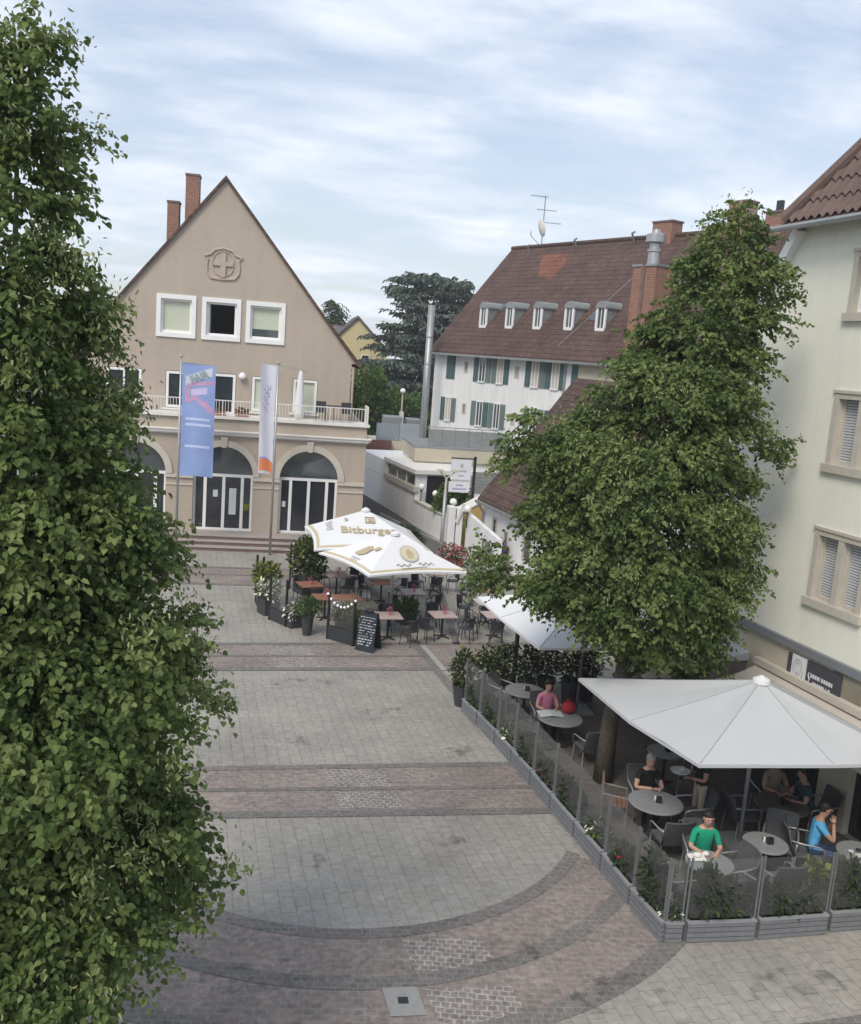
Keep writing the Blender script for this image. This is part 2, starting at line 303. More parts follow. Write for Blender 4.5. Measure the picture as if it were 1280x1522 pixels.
def text(name, s, size, mat, parent, origin, xdir, ydir, ext=.002, shear=0, align='CENTER', bold=0):
    cu = bpy.data.curves.new(name, 'FONT'); cu.body = s; cu.size = size; cu.align_x = align; cu.align_y = 'CENTER'; cu.extrude = ext; cu.shear = shear; cu.offset = bold; cu.resolution_u = 3
    o = bpy.data.objects.new(name, cu); C.objects.link(o)
    dg = bpy.context.evaluated_depsgraph_get(); me = bpy.data.meshes.new_from_object(o.evaluated_get(dg))
    bpy.data.objects.remove(o); bpy.data.curves.remove(cu)
    me.materials.clear(); me.materials.append(mat)
    o = bpy.data.objects.new(name, me); C.objects.link(o); o.parent = parent
    x = Vector(xdir).normalized(); y = Vector(ydir); y = (y-x*y.dot(x)).normalized(); z = x.cross(y)
    mm = Matrix((x, y, z)).transposed().to_4x4(); mm.translation = Vector(origin)+z*.003; o.matrix_local = mm
    return o

def leaves(name, mats, pos, d, nrm, length, width, kk=None, parent=None, fold=.22):
    """pos,d,nrm: (n,3) arrays. each leaf is a folded kite of two triangles with a drooping tip"""
    n = len(pos); d = d/np.linalg.norm(d, axis=1, keepdims=True)
    s = np.cross(d, nrm); s /= (np.linalg.norm(s, axis=1, keepdims=True)+1e-9); u = np.cross(s, d)
    l = length[:, None]; wd = width[:, None]
    V = np.empty((n, 6, 3)); V[:, 0] = pos
    V[:, 1] = pos+d*l*.20+s*wd*.42+u*l*fold*.8; V[:, 2] = pos+d*l*.62+s*wd*.40+u*l*fold*.55
    V[:, 3] = pos+d*l-u*l*.12
    V[:, 4] = pos+d*l*.62-s*wd*.40+u*l*fold*.55; V[:, 5] = pos+d*l*.20-s*wd*.42+u*l*fold*.8
    me = bpy.data.meshes.new(name)
    me.vertices.add(6*n); me.vertices.foreach_set('co', V.reshape(-1).astype(np.float32))
    b = np.arange(n)[:, None]*6
    li = (b+np.array([[0, 1, 2, 3, 0, 3, 4, 5]])).reshape(-1).astype(np.int32)
    me.loops.add(8*n); me.loops.foreach_set('vertex_index', li)
    me.polygons.add(2*n); me.polygons.foreach_set('loop_start', np.arange(2*n, dtype=np.int32)*4); me.polygons.foreach_set('loop_total', np.full(2*n, 4, np.int32))
    for a in mats: me.materials.append(a)
    if kk is not None: me.polygons.foreach_set('material_index', np.repeat(kk, 2).astype(np.int32))
    me.update(calc_edges=True); me.validate()
    o = bpy.data.objects.new(name, me); C.objects.link(o)
    if parent: o.parent = parent
    return o
def sprays(rng, P, D, nleaf, slen, ll, mats_p, bract=0., droop=.35):
    """twig sprays: leaves set alternately in two rows along a drooping twig"""
    n = len(P); D = D/np.linalg.norm(D, axis=1, keepdims=True)
    up_ = np.array([0, 0, 1.]); S = np.cross(D, up_); S /= (np.linalg.norm(S, axis=1, keepdims=True)+1e-6)
    U = np.cross(S, D)
    t = np.linspace(.05, 1, nleaf)[None, :, None]
    sl_ = (slen*(.6+.8*rng.random(n)))[:, None, None]
    pos = P[:, None]+D[:, None]*t*sl_-up_*(t**2)*sl_*droop*(.4+1.2*rng.random((n, 1, 1)))
    side = np.where(np.arange(nleaf) % 2, 1., -1.)[None, :, None]
    d = D[:, None]*.65+S[:, None]*side*.8-up_*(.35+.5*rng.random((n, nleaf, 1)))+rng.normal(0, .28, (n, nleaf, 3))
    nr = U[:, None]+rng.normal(0, .38, (n, nleaf, 3))
    pos = pos+rng.normal(0, .02, pos.shape)
    ln = ll*(.65+.7*rng.random(n*nleaf)); wd = ln*(.78+.25*rng.random(n*nleaf))
    k = np.repeat(rng.choice(len(mats_p), n, p=mats_p), nleaf)
    return pos.reshape(-1, 3), d.reshape(-1, 3), nr.reshape(-1, 3), ln, wd, k
def ball_plant(name, mats, parent, c, r, n, ll, seed=0, p=None, stretch=1., base=None):
    rng = np.random.default_rng(seed)
    v = rng.normal(size=(n, 3)); v /= np.linalg.norm(v, axis=1, keepdims=True)
    rad = rng.random(n)**.4
    lump = np.array([1+.35*noise.noise(Vector(q*1.9)+Vector((seed, 0, 0))) for q in v])
    pos = v*(rad*lump)[:, None]*np.array(r)+np.array(c)
    d = v+rng.normal(0, .5, (n, 3))+np.array([0, 0, .25]); nr = np.array([0, 0, 1.])+rng.normal(0, .5, (n, 3))
    ln = ll*(.6+.8*rng.random(n)); wd = ln*.5*stretch
    k = rng.choice(len(mats), n, p=p) if len(mats) > 1 else np.zeros(n, int)
    return leaves(name, mats, pos, d, nr, ln, wd, k, parent)

# ------------------------------------------------------------------ ground
struct('ground', MB().quad((-900,-200,-.03),(900,-200,-.03),(900,1600,-.03),(-900,1600,-.03)), mt_land)
struct('plaza', MB().quad((-45,-6,0),(24,-6,0),(24,64,0),(-45,64,0)), mt_slab)
def strip(pts, wd, z):
    b = MB(); P = [Vector((x, y, 0)) for x, y in pts]; ls = []; rs = []
    for i, p in enumerate(P):
        t = (P[min(i+1, len(P)-1)]-P[max(i-1, 0)]).normalized(); n_ = Vector((-t.y, t.x, 0))
        ls.append(p+n_*wd/2+Vector((0,0,z))); rs.append(p-n_*wd/2+Vector((0,0,z)))
    for i in range(len(P)-1): b.quad(rs[i], rs[i+1], ls[i+1], ls[i])
    return b
def merge(*bs):
    b = MB()
    for q in bs: b.add(q.v, q.f)
    return b
def line(x0, y0, x1, y1, xa, xb):      # the line through two measured points, extended
    f = lambda x: y0+(y1-y0)*(x-x0)/(x1-x0)
    return (xa, f(xa)), (xb, f(xb))
B1 = [line(-1.2,16.16,5.4,16.3,-14,5.45), line(-1.27,17.15,5.28,17.31,-14,5.28), line(-1.48,18.08,5.04,18.38,-14,5.14)]
B2 = [line(-1.71,24.0,4.44,24.40,-14,9.5), line(-1.98,25.08,4.2,25.5,-14,4.3), line(-2.07,26.13,2.05,26.47,-14,9.3)]
B3 = [((-14,32.6),(3.4,33.1)), ((-14,34),(3.3,34.5)), ((-14,35.2),(3.2,35.6))]
cob = MB(); dk = []
for Bn in (B1, B2, B3):
    (a, b_), (c, d_) = Bn[0], Bn[2]
    cob.quad((*a,.004),(*b_,.004),(*d_,.004),(*c,.004))
    for s_, wd in zip(Bn, (.24,.14,.2)): dk.append(strip(s_, wd, .012))
CX, CY = 1.5, 17.1
def ring(r0, r1, a0, a1, z, n=80):
    b = MB(); f = lambda r, a: (CX+r*math.cos(a), CY+r*math.sin(a), z)
    for i in range(n):
        p, q = R(a0+(a1-a0)*i/n), R(a0+(a1-a0)*(i+1)/n)
        b.quad(f(r0,p), f(r1,p), f(r1,q), f(r0,q))
    return b
struct('cobble_bands', merge(cob, ring(4.5, 6.8, -166, -32, .003)), mt_cob)
drainl = strip([(2.9,37.5),(3.17,34.75),(4.06,26.84),(4.44,24.12),(4.72,22.0),(4.95,20)], .24, .014)
struct('dark_sett_lines', merge(*dk, ring(4.42,4.66,-166,-31,.010), ring(5.52,5.78,-166,-40,.010), ring(6.62,6.95,-166,-38,.010), drainl,
       strip([(5.98,34),(5.38,26.7)], .22, .012), strip([(9.0,14.6),(6.5,9.6)], .16, .012) if 0 else strip([(4.9,10.0),(9.5,10.55)], .16, .012)), mt_dark)
struct('drain_border', strip([(4.32,26.5),(4.62,24.3)], .16, .014), M('pale_kerb', (.33,.31,.28), .85, .1))
pw = MB()
def sx_(y): return 2.62-(y-12.45)*.168
for y0, y1 in ((10.32,11.3),(11.6,12.4),(16.42,17.1),(17.3,18.1),(24.2,25.0),(25.3,26.05)):
    pw.quad((sx_(y0)-.6,y0,.008),(sx_(y0)+.62,y0,.008),(sx_(y1)+.62,y1,.008),(sx_(y1)-.6,y1,.008))
struct('pale_cobble_strip', pw, mt_cobw)
struct('manhole_slab', MB().quad((1.70,10.78,.016),(2.18,10.78,.016),(2.12,11.34,.016),(1.64,11.34,.016)), M('concrete_slab', (.29,.285,.27), .85, .1, 8))
g_ = MB()
for i in range(5): g_.box(1.84, 1.96, 11.02+i*.026, 11.035+i*.026, .018, .022)
g_.quad((1.83,11.01,.018),(1.97,11.01,.018),(1.97,11.14,.018),(1.83,11.14,.018))
tag(g_.build('drain_grate', mt_char), 'small dark square grate in the pale slab at the foot of the picture', 'drain grate')
struct('terrace_shade_floor', MB().poly([(4.85,21.2,.006),(6.1,12.45,.006),(11.4,12.45,.006),(9.9,22.2,.006),(9.4,23.6,.006),(4.9,23.6,.006)]), brickmat('shade_darkened_cobbles', (.15,.125,.11), (.115,.10,.092), (.10,.092,.085), .2, .13, .012, rot=R(8), bump=.5, stain=.2, fine=.2))  # darker cobble sheet over the paving, terrace shade put into its colour
def stain(name, mb, col, lo, hi, scale, amt):
    mt, t, b = newmat(name); b.inputs['Base Color'].default_value = (*col, 1); b.inputs['Roughness'].default_value = .9
    g = t.nodes.new('ShaderNodeTexCoord'); nz = t.nodes.new('ShaderNodeTexNoise'); nz.inputs['Scale'].default_value = scale; nz.inputs['Detail'].default_value = 8; nz.inputs['Roughness'].default_value = .72
    t.links.new(g.outputs['Object'], nz.inputs[0]); mr = t.nodes.new('ShaderNodeMapRange'); mr.inputs[1].default_value = lo; mr.inputs[2].default_value = hi; mr.inputs[4].default_value = amt; t.links.new(nz.outputs[0], mr.inputs[0])
    tr = t.nodes.new('ShaderNodeBsdfTransparent'); mx = t.nodes.new('ShaderNodeMixShader'); t.links.new(mr.outputs[0], mx.inputs[0]); t.links.new(tr.outputs[0], mx.inputs[1]); t.links.new(b.outputs[0], mx.inputs[2]); t.links.new(mx.outputs[0], t.nodes['Material Output'].inputs[0])
    return struct(name, mb, mt)
stain('pale_paving_wear', merge(ring(3.95, 4.40, -112, -36, .004), strip([(-1,13.9),(3.2,14.1)], .5, .004)), (.46,.46,.45), .46, .66, 3.2, .55)
stain('dirt_stains', merge(*[strip([(x,y),(x+w1,y+.15)], w2, .018) for x, y, w1, w2 in ((.5,14.5,.5,.45),(2.8,15.2,.7,.5),(-.4,19.5,1.2,.8),(2.0,21.0,1.1,.7),(1.2,29,1.0,.7),(4.2,11.0,1.4,.7),(-.8,11.6,1.6,.6),(3.0,12.0,1.2,.5),(6.8,11.1,1.5,.6),(0,23,1.5,.7),(3.6,18.9,.8,.6))]), (.06,.056,.052), .50, .72, 2.6, .55)
struct('driveway', MB().poly([(3.5,37.2,.006),(6.95,39.8,.006),(7.3,41.6,.006),(4.9,57,.006),(3.5,57,.006)]), mt_asph)

# ------------------------------------------------------------------ beige gabled house
H = T('gabled_house', 'beige rendered house with a steep gable, three arched doors and a railed balcony', 'house', (-2.75,40.3,0))
ox, oy = -2.75, 40.3
def wx(x): return x-ox
def wy(y): return y-oy
XL, XR = -8.7, 3.45
arch = [-6.17, -2.55, 1.065]; RA = 1.25; ZS = 2.86; Z0 = .45; ZT = 5.28
wb = MB()
edges = [XL]+[e for a in arch for e in (a-RA, a+RA)]+[XR]
for i in range(0, len(edges), 2):                                   # piers
    wb.box(wx(edges[i]), wx(edges[i+1]), 0, .45, 0, ZT)
nA = 24
for a in arch:
    for i in range(nA):
        t0, t1 = math.pi*i/nA, math.pi*(i+1)/nA
        p = [(wx(a)+RA*math.cos(t), ZS+RA*math.sin(t)) for t in (t0, t1)]
        (xa, za), (xb, zb) = p
        wb.quad((xb,0,zb),(xa,0,za),(xa,0,ZT),(xb,0,ZT))
        wb.quad((xb,.45,zb),(xb,0,zb),(xa,0,za),(xa,.45,za))
    wb.box(wx(a-RA), wx(a+RA), 0, .45, 0, Z0-.01)
wb.box(wx(XR)-.4, wx(XR), .45, 13, 0, ZT); wb.box(wx(XL), wx(XL)+.4, .45, 13, 0, ZT)
wb.box(wx(XL)+.4, wx(XR)-.4, 12.6, 13, 0, ZT)
wb.build('ground_floor_wall', mt_beige, H)
MB().box(wx(XL)+.02, wx(XR)-.02, .46, 1.6, ZT-.3, ZT-.01).build('balcony_floor', mt_trimg, H)
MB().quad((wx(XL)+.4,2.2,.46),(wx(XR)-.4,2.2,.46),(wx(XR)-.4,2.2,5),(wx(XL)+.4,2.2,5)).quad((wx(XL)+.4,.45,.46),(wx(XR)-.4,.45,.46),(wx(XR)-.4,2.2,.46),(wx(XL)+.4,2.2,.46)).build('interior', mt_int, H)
# gable wall with real window openings
GY = 1.5
def gable_x(z): return (5.95*(15.15-z)/(15.15-7.92))
wins = [(-5.66,-4.04,8.53,10.28,'a'),(-3.775,-2.155,8.53,10.28,'b'),(-1.92,-.27,8.53,10.27,'c')]
low = [(-7.7,-6.2,5.66,7.1,'d'),(-5.22,-3.95,5.50,7.1,'e'),(-3.3,-2.25,5.34,7.12,'f'),(-1.58,-.62,5.56,7.1,'g'),(.2,1.28,5.62,7.1,'h')]
gw = MB()
def rowcut(zl, zh, ws):
    xs = [-8.66]+[v for q in ws for v in (q[0], q[1])]+[2.72]
    for i in range(0, len(xs), 2): gw.quad((wx(xs[i]),GY,zl),(wx(xs[i+1]),GY,zl),(wx(xs[i+1]),GY,zh),(wx(xs[i]),GY,zh))
    for q in ws:
        if q[2] > zl: gw.quad((wx(q[0]),GY,zl),(wx(q[1]),GY,zl),(wx(q[1]),GY,q[2]),(wx(q[0]),GY,q[2]))
        if q[3] < zh: gw.quad((wx(q[0]),GY,q[3]),(wx(q[1]),GY,q[3]),(wx(q[1]),GY,zh),(wx(q[0]),GY,zh))
rowcut(5.28, 7.12, low); rowcut(7.12, 7.92, [])
# between 7.92 and 10.28 the wall tapers with the gable
zl, zh = 7.92, 10.28
xs = [None]+[v for q in wins for v in (q[0], q[1])]+[None]
gw.quad((wx(-2.97-gable_x(zl)),GY,zl),(wx(wins[0][0]),GY,zl),(wx(wins[0][0]),GY,zh),(wx(-2.97-gable_x(zh)),GY,zh))
gw.quad((wx(wins[2][1]),GY,zl),(wx(-2.97+gable_x(zl)),GY,zl),(wx(-2.97+gable_x(zh)),GY,zh),(wx(wins[2][1]),GY,zh))
for i in (0, 1): gw.quad((wx(wins[i][1]),GY,zl),(wx(wins[i+1][0]),GY,zl),(wx(wins[i+1][0]),GY,zh),(wx(wins[i][1]),GY,zh))
for q in wins: gw.quad((wx(q[0]),GY,zl),(wx(q[1]),GY,zl),(wx(q[1]),GY,q[2]),(wx(q[0]),GY,q[2]))
gw.poly([(wx(-2.97-gable_x(zh)),GY,zh),(wx(-2.97+gable_x(zh)),GY,zh),(wx(-2.97),GY,15.13)])
for q in wins+low:                                                  # reveals
    a, b_, c, d_ = wx(q[0]), wx(q[1]), q[2], q[3]
    for s_ in (((a,c),(b_,c)),((b_,c),(b_,d_)),((b_,d_),(a,d_)),((a,d_),(a,c))):
        (x0,z0),(x1,z1) = s_; gw.quad((x0,GY,z0),(x1,GY,z1),(x1,GY+.35,z1),(x0,GY+.35,z0))
gw.quad((wx(2.72),GY,5.28),(wx(2.72),13,5.28),(wx(2.72),13,7.95),(wx(2.72),GY,7.95))
gw.quad((wx(-8.66),GY,5.28),(wx(-8.66),13,5.28),(wx(-8.66),13,7.95),(wx(-8.66),GY,7.95))
gw.poly([(wx(-8.66),13,5.28),(wx(2.72),13,5.28),(wx(2.72),13,8),(wx(-2.97),13,15.1),(wx(-8.66),13,8)])
gw.build('gable_wall', mt_beige, H)
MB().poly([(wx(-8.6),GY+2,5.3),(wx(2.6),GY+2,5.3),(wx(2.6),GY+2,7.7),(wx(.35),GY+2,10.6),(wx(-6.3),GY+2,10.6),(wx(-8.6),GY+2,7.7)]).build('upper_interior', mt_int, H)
rf = MB()
for sg in (1, -1):
    ax, az = wx(-2.97), 15.15; ex, ez = wx(-2.97+sg*6.12), 7.72; th = .17
    pr = [(ax,az+th),(ax+sg*2.1*1.0, az+th-2.58),(ax+sg*4.4,az+th-5.42),(ex,ez+th),(ex-sg*.05,ez-.02),(ax+sg*4.4,az-5.42),(ax+sg*2.1,az-2.58),(ax,az)]
    rf.prism([(x,GY-.14,z) for x, z in pr], (0,11.8,0))
ro = rf.build('roof', mt_roofy, H)
for (x0, x1, zt, y0, dep) in ((-5.02,-4.42,15.78,5.2,.75),(-5.78,-5.27,14.5,5.0,.7)):
    c_ = MB().box(wx(x0), wx(x1), y0, y0+dep, 10, zt).build('chimney', mt_brick, ro)
    MB().box(wx(x0)-.03, wx(x1)+.03, y0-.03, y0+dep+.03, zt, zt+.09).build('chimney_cap', mt_stepr, ro)
def framed(parent, x0, x1, z0, z1, y, fw_, mat_frame, pane, dep=.10, mull=0, name='window', inner=.07, transom=None):
    f = MB(); a = fw_
    f.box(x0, x0+a, y-dep, y, z0, z1); f.box(x1-a, x1, y-dep, y, z0, z1); f.box(x0+a, x1-a, y-dep, y, z1-a, z1); f.box(x0+a, x1-a, y-dep, y, z0, z0+a)
    for i in range(mull):
        c = x0+a+(x1-x0-2*a)*(i+1)/(mull+1); f.box(c-inner/2, c+inner/2, y-dep+.01, y, z0+a, z1-a)
    if transom: f.box(x0+a, x1-a, y-dep+.015, y-.005, transom-.03, transom+.03)
    o = f.build(name, mat_frame, parent)
    MB().box(x0+a, x1-a, y-.03, y-.015, z0+a, z1-a).build('pane', pane, o)
    return o
for q, kind in zip(wins, 'gog'):
    x0, x1 = wx(q[0]), wx(q[1])
    sr = MB(); t = .17                                           # flat white surround proud of the wall
    sr.box(x0-.01, x1+.01, GY-.05, GY+.12, q[3]-t, q[3]+.02); sr.box(x0-.01, x1+.01, GY-.07, GY+.12, q[2]-.02, q[2]+t)
    sr.box(x0-.01, x0+t, GY-.05, GY+.12, q[2]+t, q[3]-t); sr.box(x1-t, x1+.01, GY-.05, GY+.12, q[2]+t, q[3]-t)
    so_ = sr.build('window_surround', mt_frame, H)
    fo = MB(); a, b_, c, d_ = x0+t, x1-t, q[2]+t, q[3]-t
    for r_ in ((a,a+.09,c,d_),(b_-.09,b_,c,d_),(a+.09,b_-.09,d_-.09,d_),(a+.09,b_-.09,c,c+.1)): fo.box(r_[0], r_[1], GY+.10, GY+.2, r_[2], r_[3])
    fr_ = fo.build('window_frame', mt_frame, H)
    if kind == 'g':
        zb = c+.1 if q is wins[0] else c+.42
        MB().box(a+.09, b_-.09, GY+.17, GY+.185, zb, d_-.09).build('roller_blind', mt_blindg, fr_)
        if zb > c+.2: MB().box(a+.09, b_-.09, GY+.17, GY+.18, c+.1, zb-.002).build('pane', mt_glassr, fr_)
    else:
        MB().box(a+.09, a+.14, GY+.2, GY+.85, c+.1, d_-.09).build('open_sash', mt_frame, fr_)
for q in low:
    x0, x1 = wx(q[0]), wx(q[1])
    pn = mt_blindg if q[4] in 'gh' else mt_glassd
    o = framed(H, x0+.02, x1-.02, q[2]+.02, q[3]-.02, GY+.14, .11, mt_frame, pn, dep=.12, mull=(1 if q[4] in 'de' else 0), name='balcony_door' if q[4] == 'f' else 'window')
    MB().box(x0-.1, x1+.1, GY-.08, GY+.1, q[2]-.08, q[2]).build('window_sill', mt_trimw, o)
# relief emblem: shield ring with a cross
cx, cz = wx(-2.97), 11.68
em = MB(); pts = []
shp = [(.9*a_, .9*b_) for a_, b_ in [(-.76,-.02),(-.74,-.38),(-.55,-.62),(0,-.67),(.55,-.62),(.74,-.38),(.76,-.02),(.72,.22),(.86,.36),(.55,.48),(.42,.66),(0,.76),(-.42,.66),(-.55,.48),(-.86,.36),(-.72,.22)]]
em.tube([(cx+x, GY-.02, cz+z) for x, z in shp+shp[:1]], .055, 8)
em.tube([(cx+.46*math.cos(t), GY-.02, cz+.05+.52*math.sin(t)) for t in [2*math.pi*i/28 for i in range(29)]], .028, 6)
em.box(cx-.11, cx+.11, GY-.09, GY+.01, cz-.52, cz+.50); em.box(cx-.42, cx-.11, GY-.08, GY+.01, cz-.04, cz+.14); em.box(cx+.11, cx+.42, GY-.08, GY+.01, cz-.04, cz+.14)
em.build('relief_emblem', mt_beige, H)
# arches, imposts, cornice
for a in arch:
    ar = MB()
    for i in range(nA):
        t0, t1 = math.pi*i/nA, math.pi*(i+1)/nA
        q = lambda r, t, y: (wx(a)+r*math.cos(t), y, ZS+r*math.sin(t))
        o0, o1 = RA+.0, RA+.27
        ar.quad(q(o0,t1,-.07), q(o0,t0,-.07), q(o1,t0,-.07), q(o1,t1,-.07)); ar.quad(q(o1,t0,-.07), q(o1,t0,0), q(o1,t1,0), q(o1,t1,-.07)); ar.quad(q(o0,t1,-.07), q(o0,t1,.06), q(o0,t0,.06), q(o0,t0,-.07))
    ar.prism([(wx(a)-.10,-.13,ZS+RA-.04),(wx(a)+.10,-.13,ZS+RA-.04),(wx(a)+.15,-.13,ZS+RA+.42),(wx(a)-.15,-.13,ZS+RA+.42)], (0,.13,0))
    ar.build('arch_surround', mt_trimg, H)
for i in range(0, len(edges), 2):
    im = MB(); im.box(wx(edges[i])-.02, wx(edges[i+1])+.02, -.08, .05, 2.70, 2.84); im.box(wx(edges[i]), wx(edges[i+1]), -.04, .05, 2.38, 2.45); im.build('impost_moulding', mt_trimg, H)
co = MB(); co.box(wx(XL)-.05, wx(XR)+.06, -.10, .02, 4.56, 4.63); co.box(wx(XL)-.1, wx(XR)+.12, -.20, .02, 4.63, 4.74); co.box(wx(XL)-.14, wx(XR)+.2, -.26, .02, 4.74, 4.79); co.box(wx(XR), wx(XR)+.2, .02, 4, 4.63, 4.79)
co.build('cornice', mt_trimw, H)
MB().box(wx(XL)-.06, wx(XR)+.1, -.12, 1.45, 5.28, 5.385).build('balcony_ledge', mt_trimw, H)
rl = MB(); x = wx(XL)
rl.box(wx(XL), wx(XR)-.03, -.055, -.015, 6.03, 6.07); rl.box(wx(XL), wx(XR)-.03, -.045, -.02, 5.48, 5.505)
while x < wx(XR): rl.box(x, x+.018, -.045, -.027, 5.385, 6.03); x += .125
x = wx(XL)
while x < wx(XR): rl.box(x, x+.04, -.055, -.015, 5.385, 6.03); x += 1.5
rl.build('balcony_railing', mt_trimw, H)
MB().box(wx(XR)-.03, wx(XR)+.02, -.05, 1.5, 5.385, 6.15).build('balcony_end_panel', mt_trimw, H)
# arched door fillings
for ai, a in enumerate(arch):
    d = MB(); yb = .32
    d.box(wx(a)-RA, wx(a)+RA, yb-.08, yb, 2.78, 2.90)
    for xx, wd in ((-RA+.05,.1),(-.76,.13),(.02,.13),(.80,.13),(RA-.05,.1)): d.box(wx(a)+xx-wd/2, wx(a)+xx+wd/2, yb-.07, yb-.005, Z0, 2.78)
    d.box(wx(a)-RA, wx(a)+RA, yb-.075, yb-.002, Z0, Z0+.1)
    do = d.build('entrance_door', mt_frame, H)
    gp = MB(); gp.box(wx(a)-RA, wx(a)+RA, yb-.02, yb-.012, Z0+.1, 2.78, 0)
    gp.poly([(wx(a)+RA*math.cos(math.pi*i/nA), yb-.02, ZS+.04+RA*.99*math.sin(math.pi*i/nA)) for i in range(nA+1)][::-1], 1)
    gp.build('door_glass', [mt_glassd, mt_glassr], do)
    if ai == 1:
        MB().box(wx(a)-.42, wx(a)-.22, yb-.06, yb-.05, 1.9, 2.2).build('notice_sheet', mt_poster, do); MB().box(wx(a)+.26, wx(a)+.56, yb-.06, yb-.05, 1.15, 2.3).build('notice_poster', mt_poster, do)
        MB().box(wx(a)+.9, wx(a)+1.12, yb-.06, yb-.05, 1.35, 1.65).build('yellow_notice', mt_yel, do)
    if ai == 2: MB().box(wx(a)-1.1, wx(a)-.95, yb-.06, yb-.05, 1.6, 1.85).build('notice_sheet', mt_poster, do)
st = MB()
for i, (y, z) in enumerate(((-1.9,.15),(-1.45,.30),(-1.0,.45))):
    st.box(wx(-9.5), wx(XR), y, 0 if i == 2 else (-1.45, -1.0)[i], 0, z-.03, 0); st.box(wx(-9.5)-.01, wx(XR)+.01, y-.03, 0 if i == 2 else (-1.45, -1.0)[i]-.031, z-.03, z, 1)
st.build('front_steps', [mt_stepr, mt_stept], H)
MB().box(wx(-8.72), wx(XR)+.02, -.03, .0, .45, .75).build('plinth', M('plinth_stone', (.30,.265,.225), .85, .1), H) if 0 else None
MB().lathe([(.02,-.02),(.15,.06),(.16,.14),(.10,.26),(.02,.29)], (wx(-1.98),GY-.16,6.93), 14).build('wall_lamp', mt_globe, H, smooth=True)
dp = MB(); dp.tube([(wx(2.80),GY-.1,7.75),(wx(2.80),GY-.1,5.4)], .05, 8); dp.build('downpipe', mt_beige, H)
# balcony furniture: closed parasol, flower boxes
t = T('closed_parasol', 'white folded parasol on a curved pole standing on the balcony', 'parasol', (.52,41.2,5.385))
MB().lathe([(.03,.02),(.20,.10),(.22,.3),(.19,1.0),(.14,1.6),(.10,1.95),(.09,2.0),(.015,2.12)], n=12).build('folded_canopy', mt_canvas, t, smooth=True)
MB().tube([(-.95,.1,0),(-.95,.1,1.4),(-.88,.1,1.85),(-.6,.08,2.12),(-.2,.04,2.2),(0,0,2.12),(.3,0,2.05)], .022, 6).build('curved_pole', mt_steel, t)
for i, (x0, x1) in enumerate(((-3.4,-2.55),(-2.15,-1.6))):
    b = T('flower_box', ('terracotta flower box on the balcony in front of the dark balcony door' if i == 0 else 'short terracotta flower box on the balcony below the round wall lamp'), 'flower box', ((x0+x1)/2,40.55,5.385), 0, 'flower boxes on the balcony')
    MB().box(-(x1-x0)/2, (x1-x0)/2, -.1, .1, 0, .2).build('box', mt_terra, b); ball_plant('flowers', [mt_herb, mt_terra], b, (0,0,.24), ((x1-x0)/2,.12,.12), 160, .1, i, [.6,.4])
b = T('balcony_chairs', 'dark garden table with chairs behind the right end of the balcony railing', 'garden set', (2.0,41.0,5.385))
for x in (-.55,.55):
    mb = MB(); mb.box(x-.22, x+.22, -.2, .2, .38, .42); mb.box(x-.22, x+.22, .18, .22, .42, .85)
    for q in (-.2,.2):
        for s_ in (-.18,.18): mb.box(x+q-.015, x+q+.015, s_-.015, s_+.015, 0, .38)
    mb.build('garden_chair', mt_char, b)
MB().box(-.3, .3, -.25, .25, .66, .7).box(-.02,.02,-.02,.02,0,.66).build('table', mt_char, b)

# ------------------------------------------------------------------ flags
def flag(nm, x, y, hgt, lab, wid, ztop, zbot, mat):
    t = T('banner_flagpole', lab, 'flagpole', (x,y,0))
    MB().tube([(0,0,0),(0,0,hgt)], [.055,.04], 10).build('pole', mt_alu, t, smooth=True); MB().sphere((0,0,hgt+.05), .07).build('finial', mt_alu, t)
    MB().tube([(0,0,ztop+.02),(wid+.05,0,ztop+.02-(.03))], .018, 6).build('crossbar', mt_alu, t)
    return t
def cloth(wid, ztop, zbot, ph, amp=.05, off=0., taper=0.):
    return lambda u, v: (.06+wid*u*(1-taper*v), off+amp*math.sin(5*u+ph+3*v)*(.3+u)*(.4+v), ztop+(zbot-ztop)*v+.04*math.sin(3*u)*v-.05*u)
t = flag('b', -4.17, 38.0, 7.75, 'flagpole with the tall blue banner with a pale lettered box at its top', 1.28, 7.55, 3.1, mt_bannerb)
fn = cloth(1.28, 7.55, 3.1, 0)
bn = MB().grid(fn, 14, 40).build('banner', mt_bannerb, t, smooth=True)
def onb(f, u0, u1, v0, v1, mat, name, par, nu=10, nv=8, prof=None):
    g = lambda a, b: (lambda p: (p[0], p[1]-.006, p[2]))(f(u0+(u1-u0)*a, (v0+(v1-v0)*b)+(prof(a) if prof else 0)))
    return MB().grid(g, nu, nv).build(name, mat, par, smooth=True)
sl_ = lambda a: -.085*a
onb(fn, .10, .90, .115, .195, mt_bpale, 'lettered_box', bn, prof=lambda a: -.10*a)
onb(fn, .12, .96, .175, .21, mt_bpink, 'pink_stroke', bn, prof=lambda a: -.045*a)
onb(fn, .10, .24, .215, .345, mt_bpink, 'pink_wrist', bn, 4); onb(fn, .24, .78, .30, .345, mt_bpink, 'pink_fingers', bn, prof=lambda a: -.03*math.sin(6*a)); onb(fn, .66, .97, .315, .375, mt_bpink, 'pink_thumb', bn, 6, prof=lambda a: .07*a)
onb(fn, .27, .76, .225, .285, mt_blil, 'lilac_hand', bn, 8, prof=lambda a: -.03*a)
text('banner_word', 'FAIR', .36, mt_bgreen, bn, (.70,-.06,7.05), (1,0,.42), (-.3,0,1), bold=.012)
for v, u1 in ((.475,.86),(.525,.9),(.72,.88)): onb(fn, .13, u1, v, v+.022, mt_btxt, 'text_line', bn, 10, 2)
t = flag('w', -.42, 38.0, 7.75, 'flagpole with the narrow white banner ending in an orange patch', .62, 7.7, 3.5, mt_bannerw)
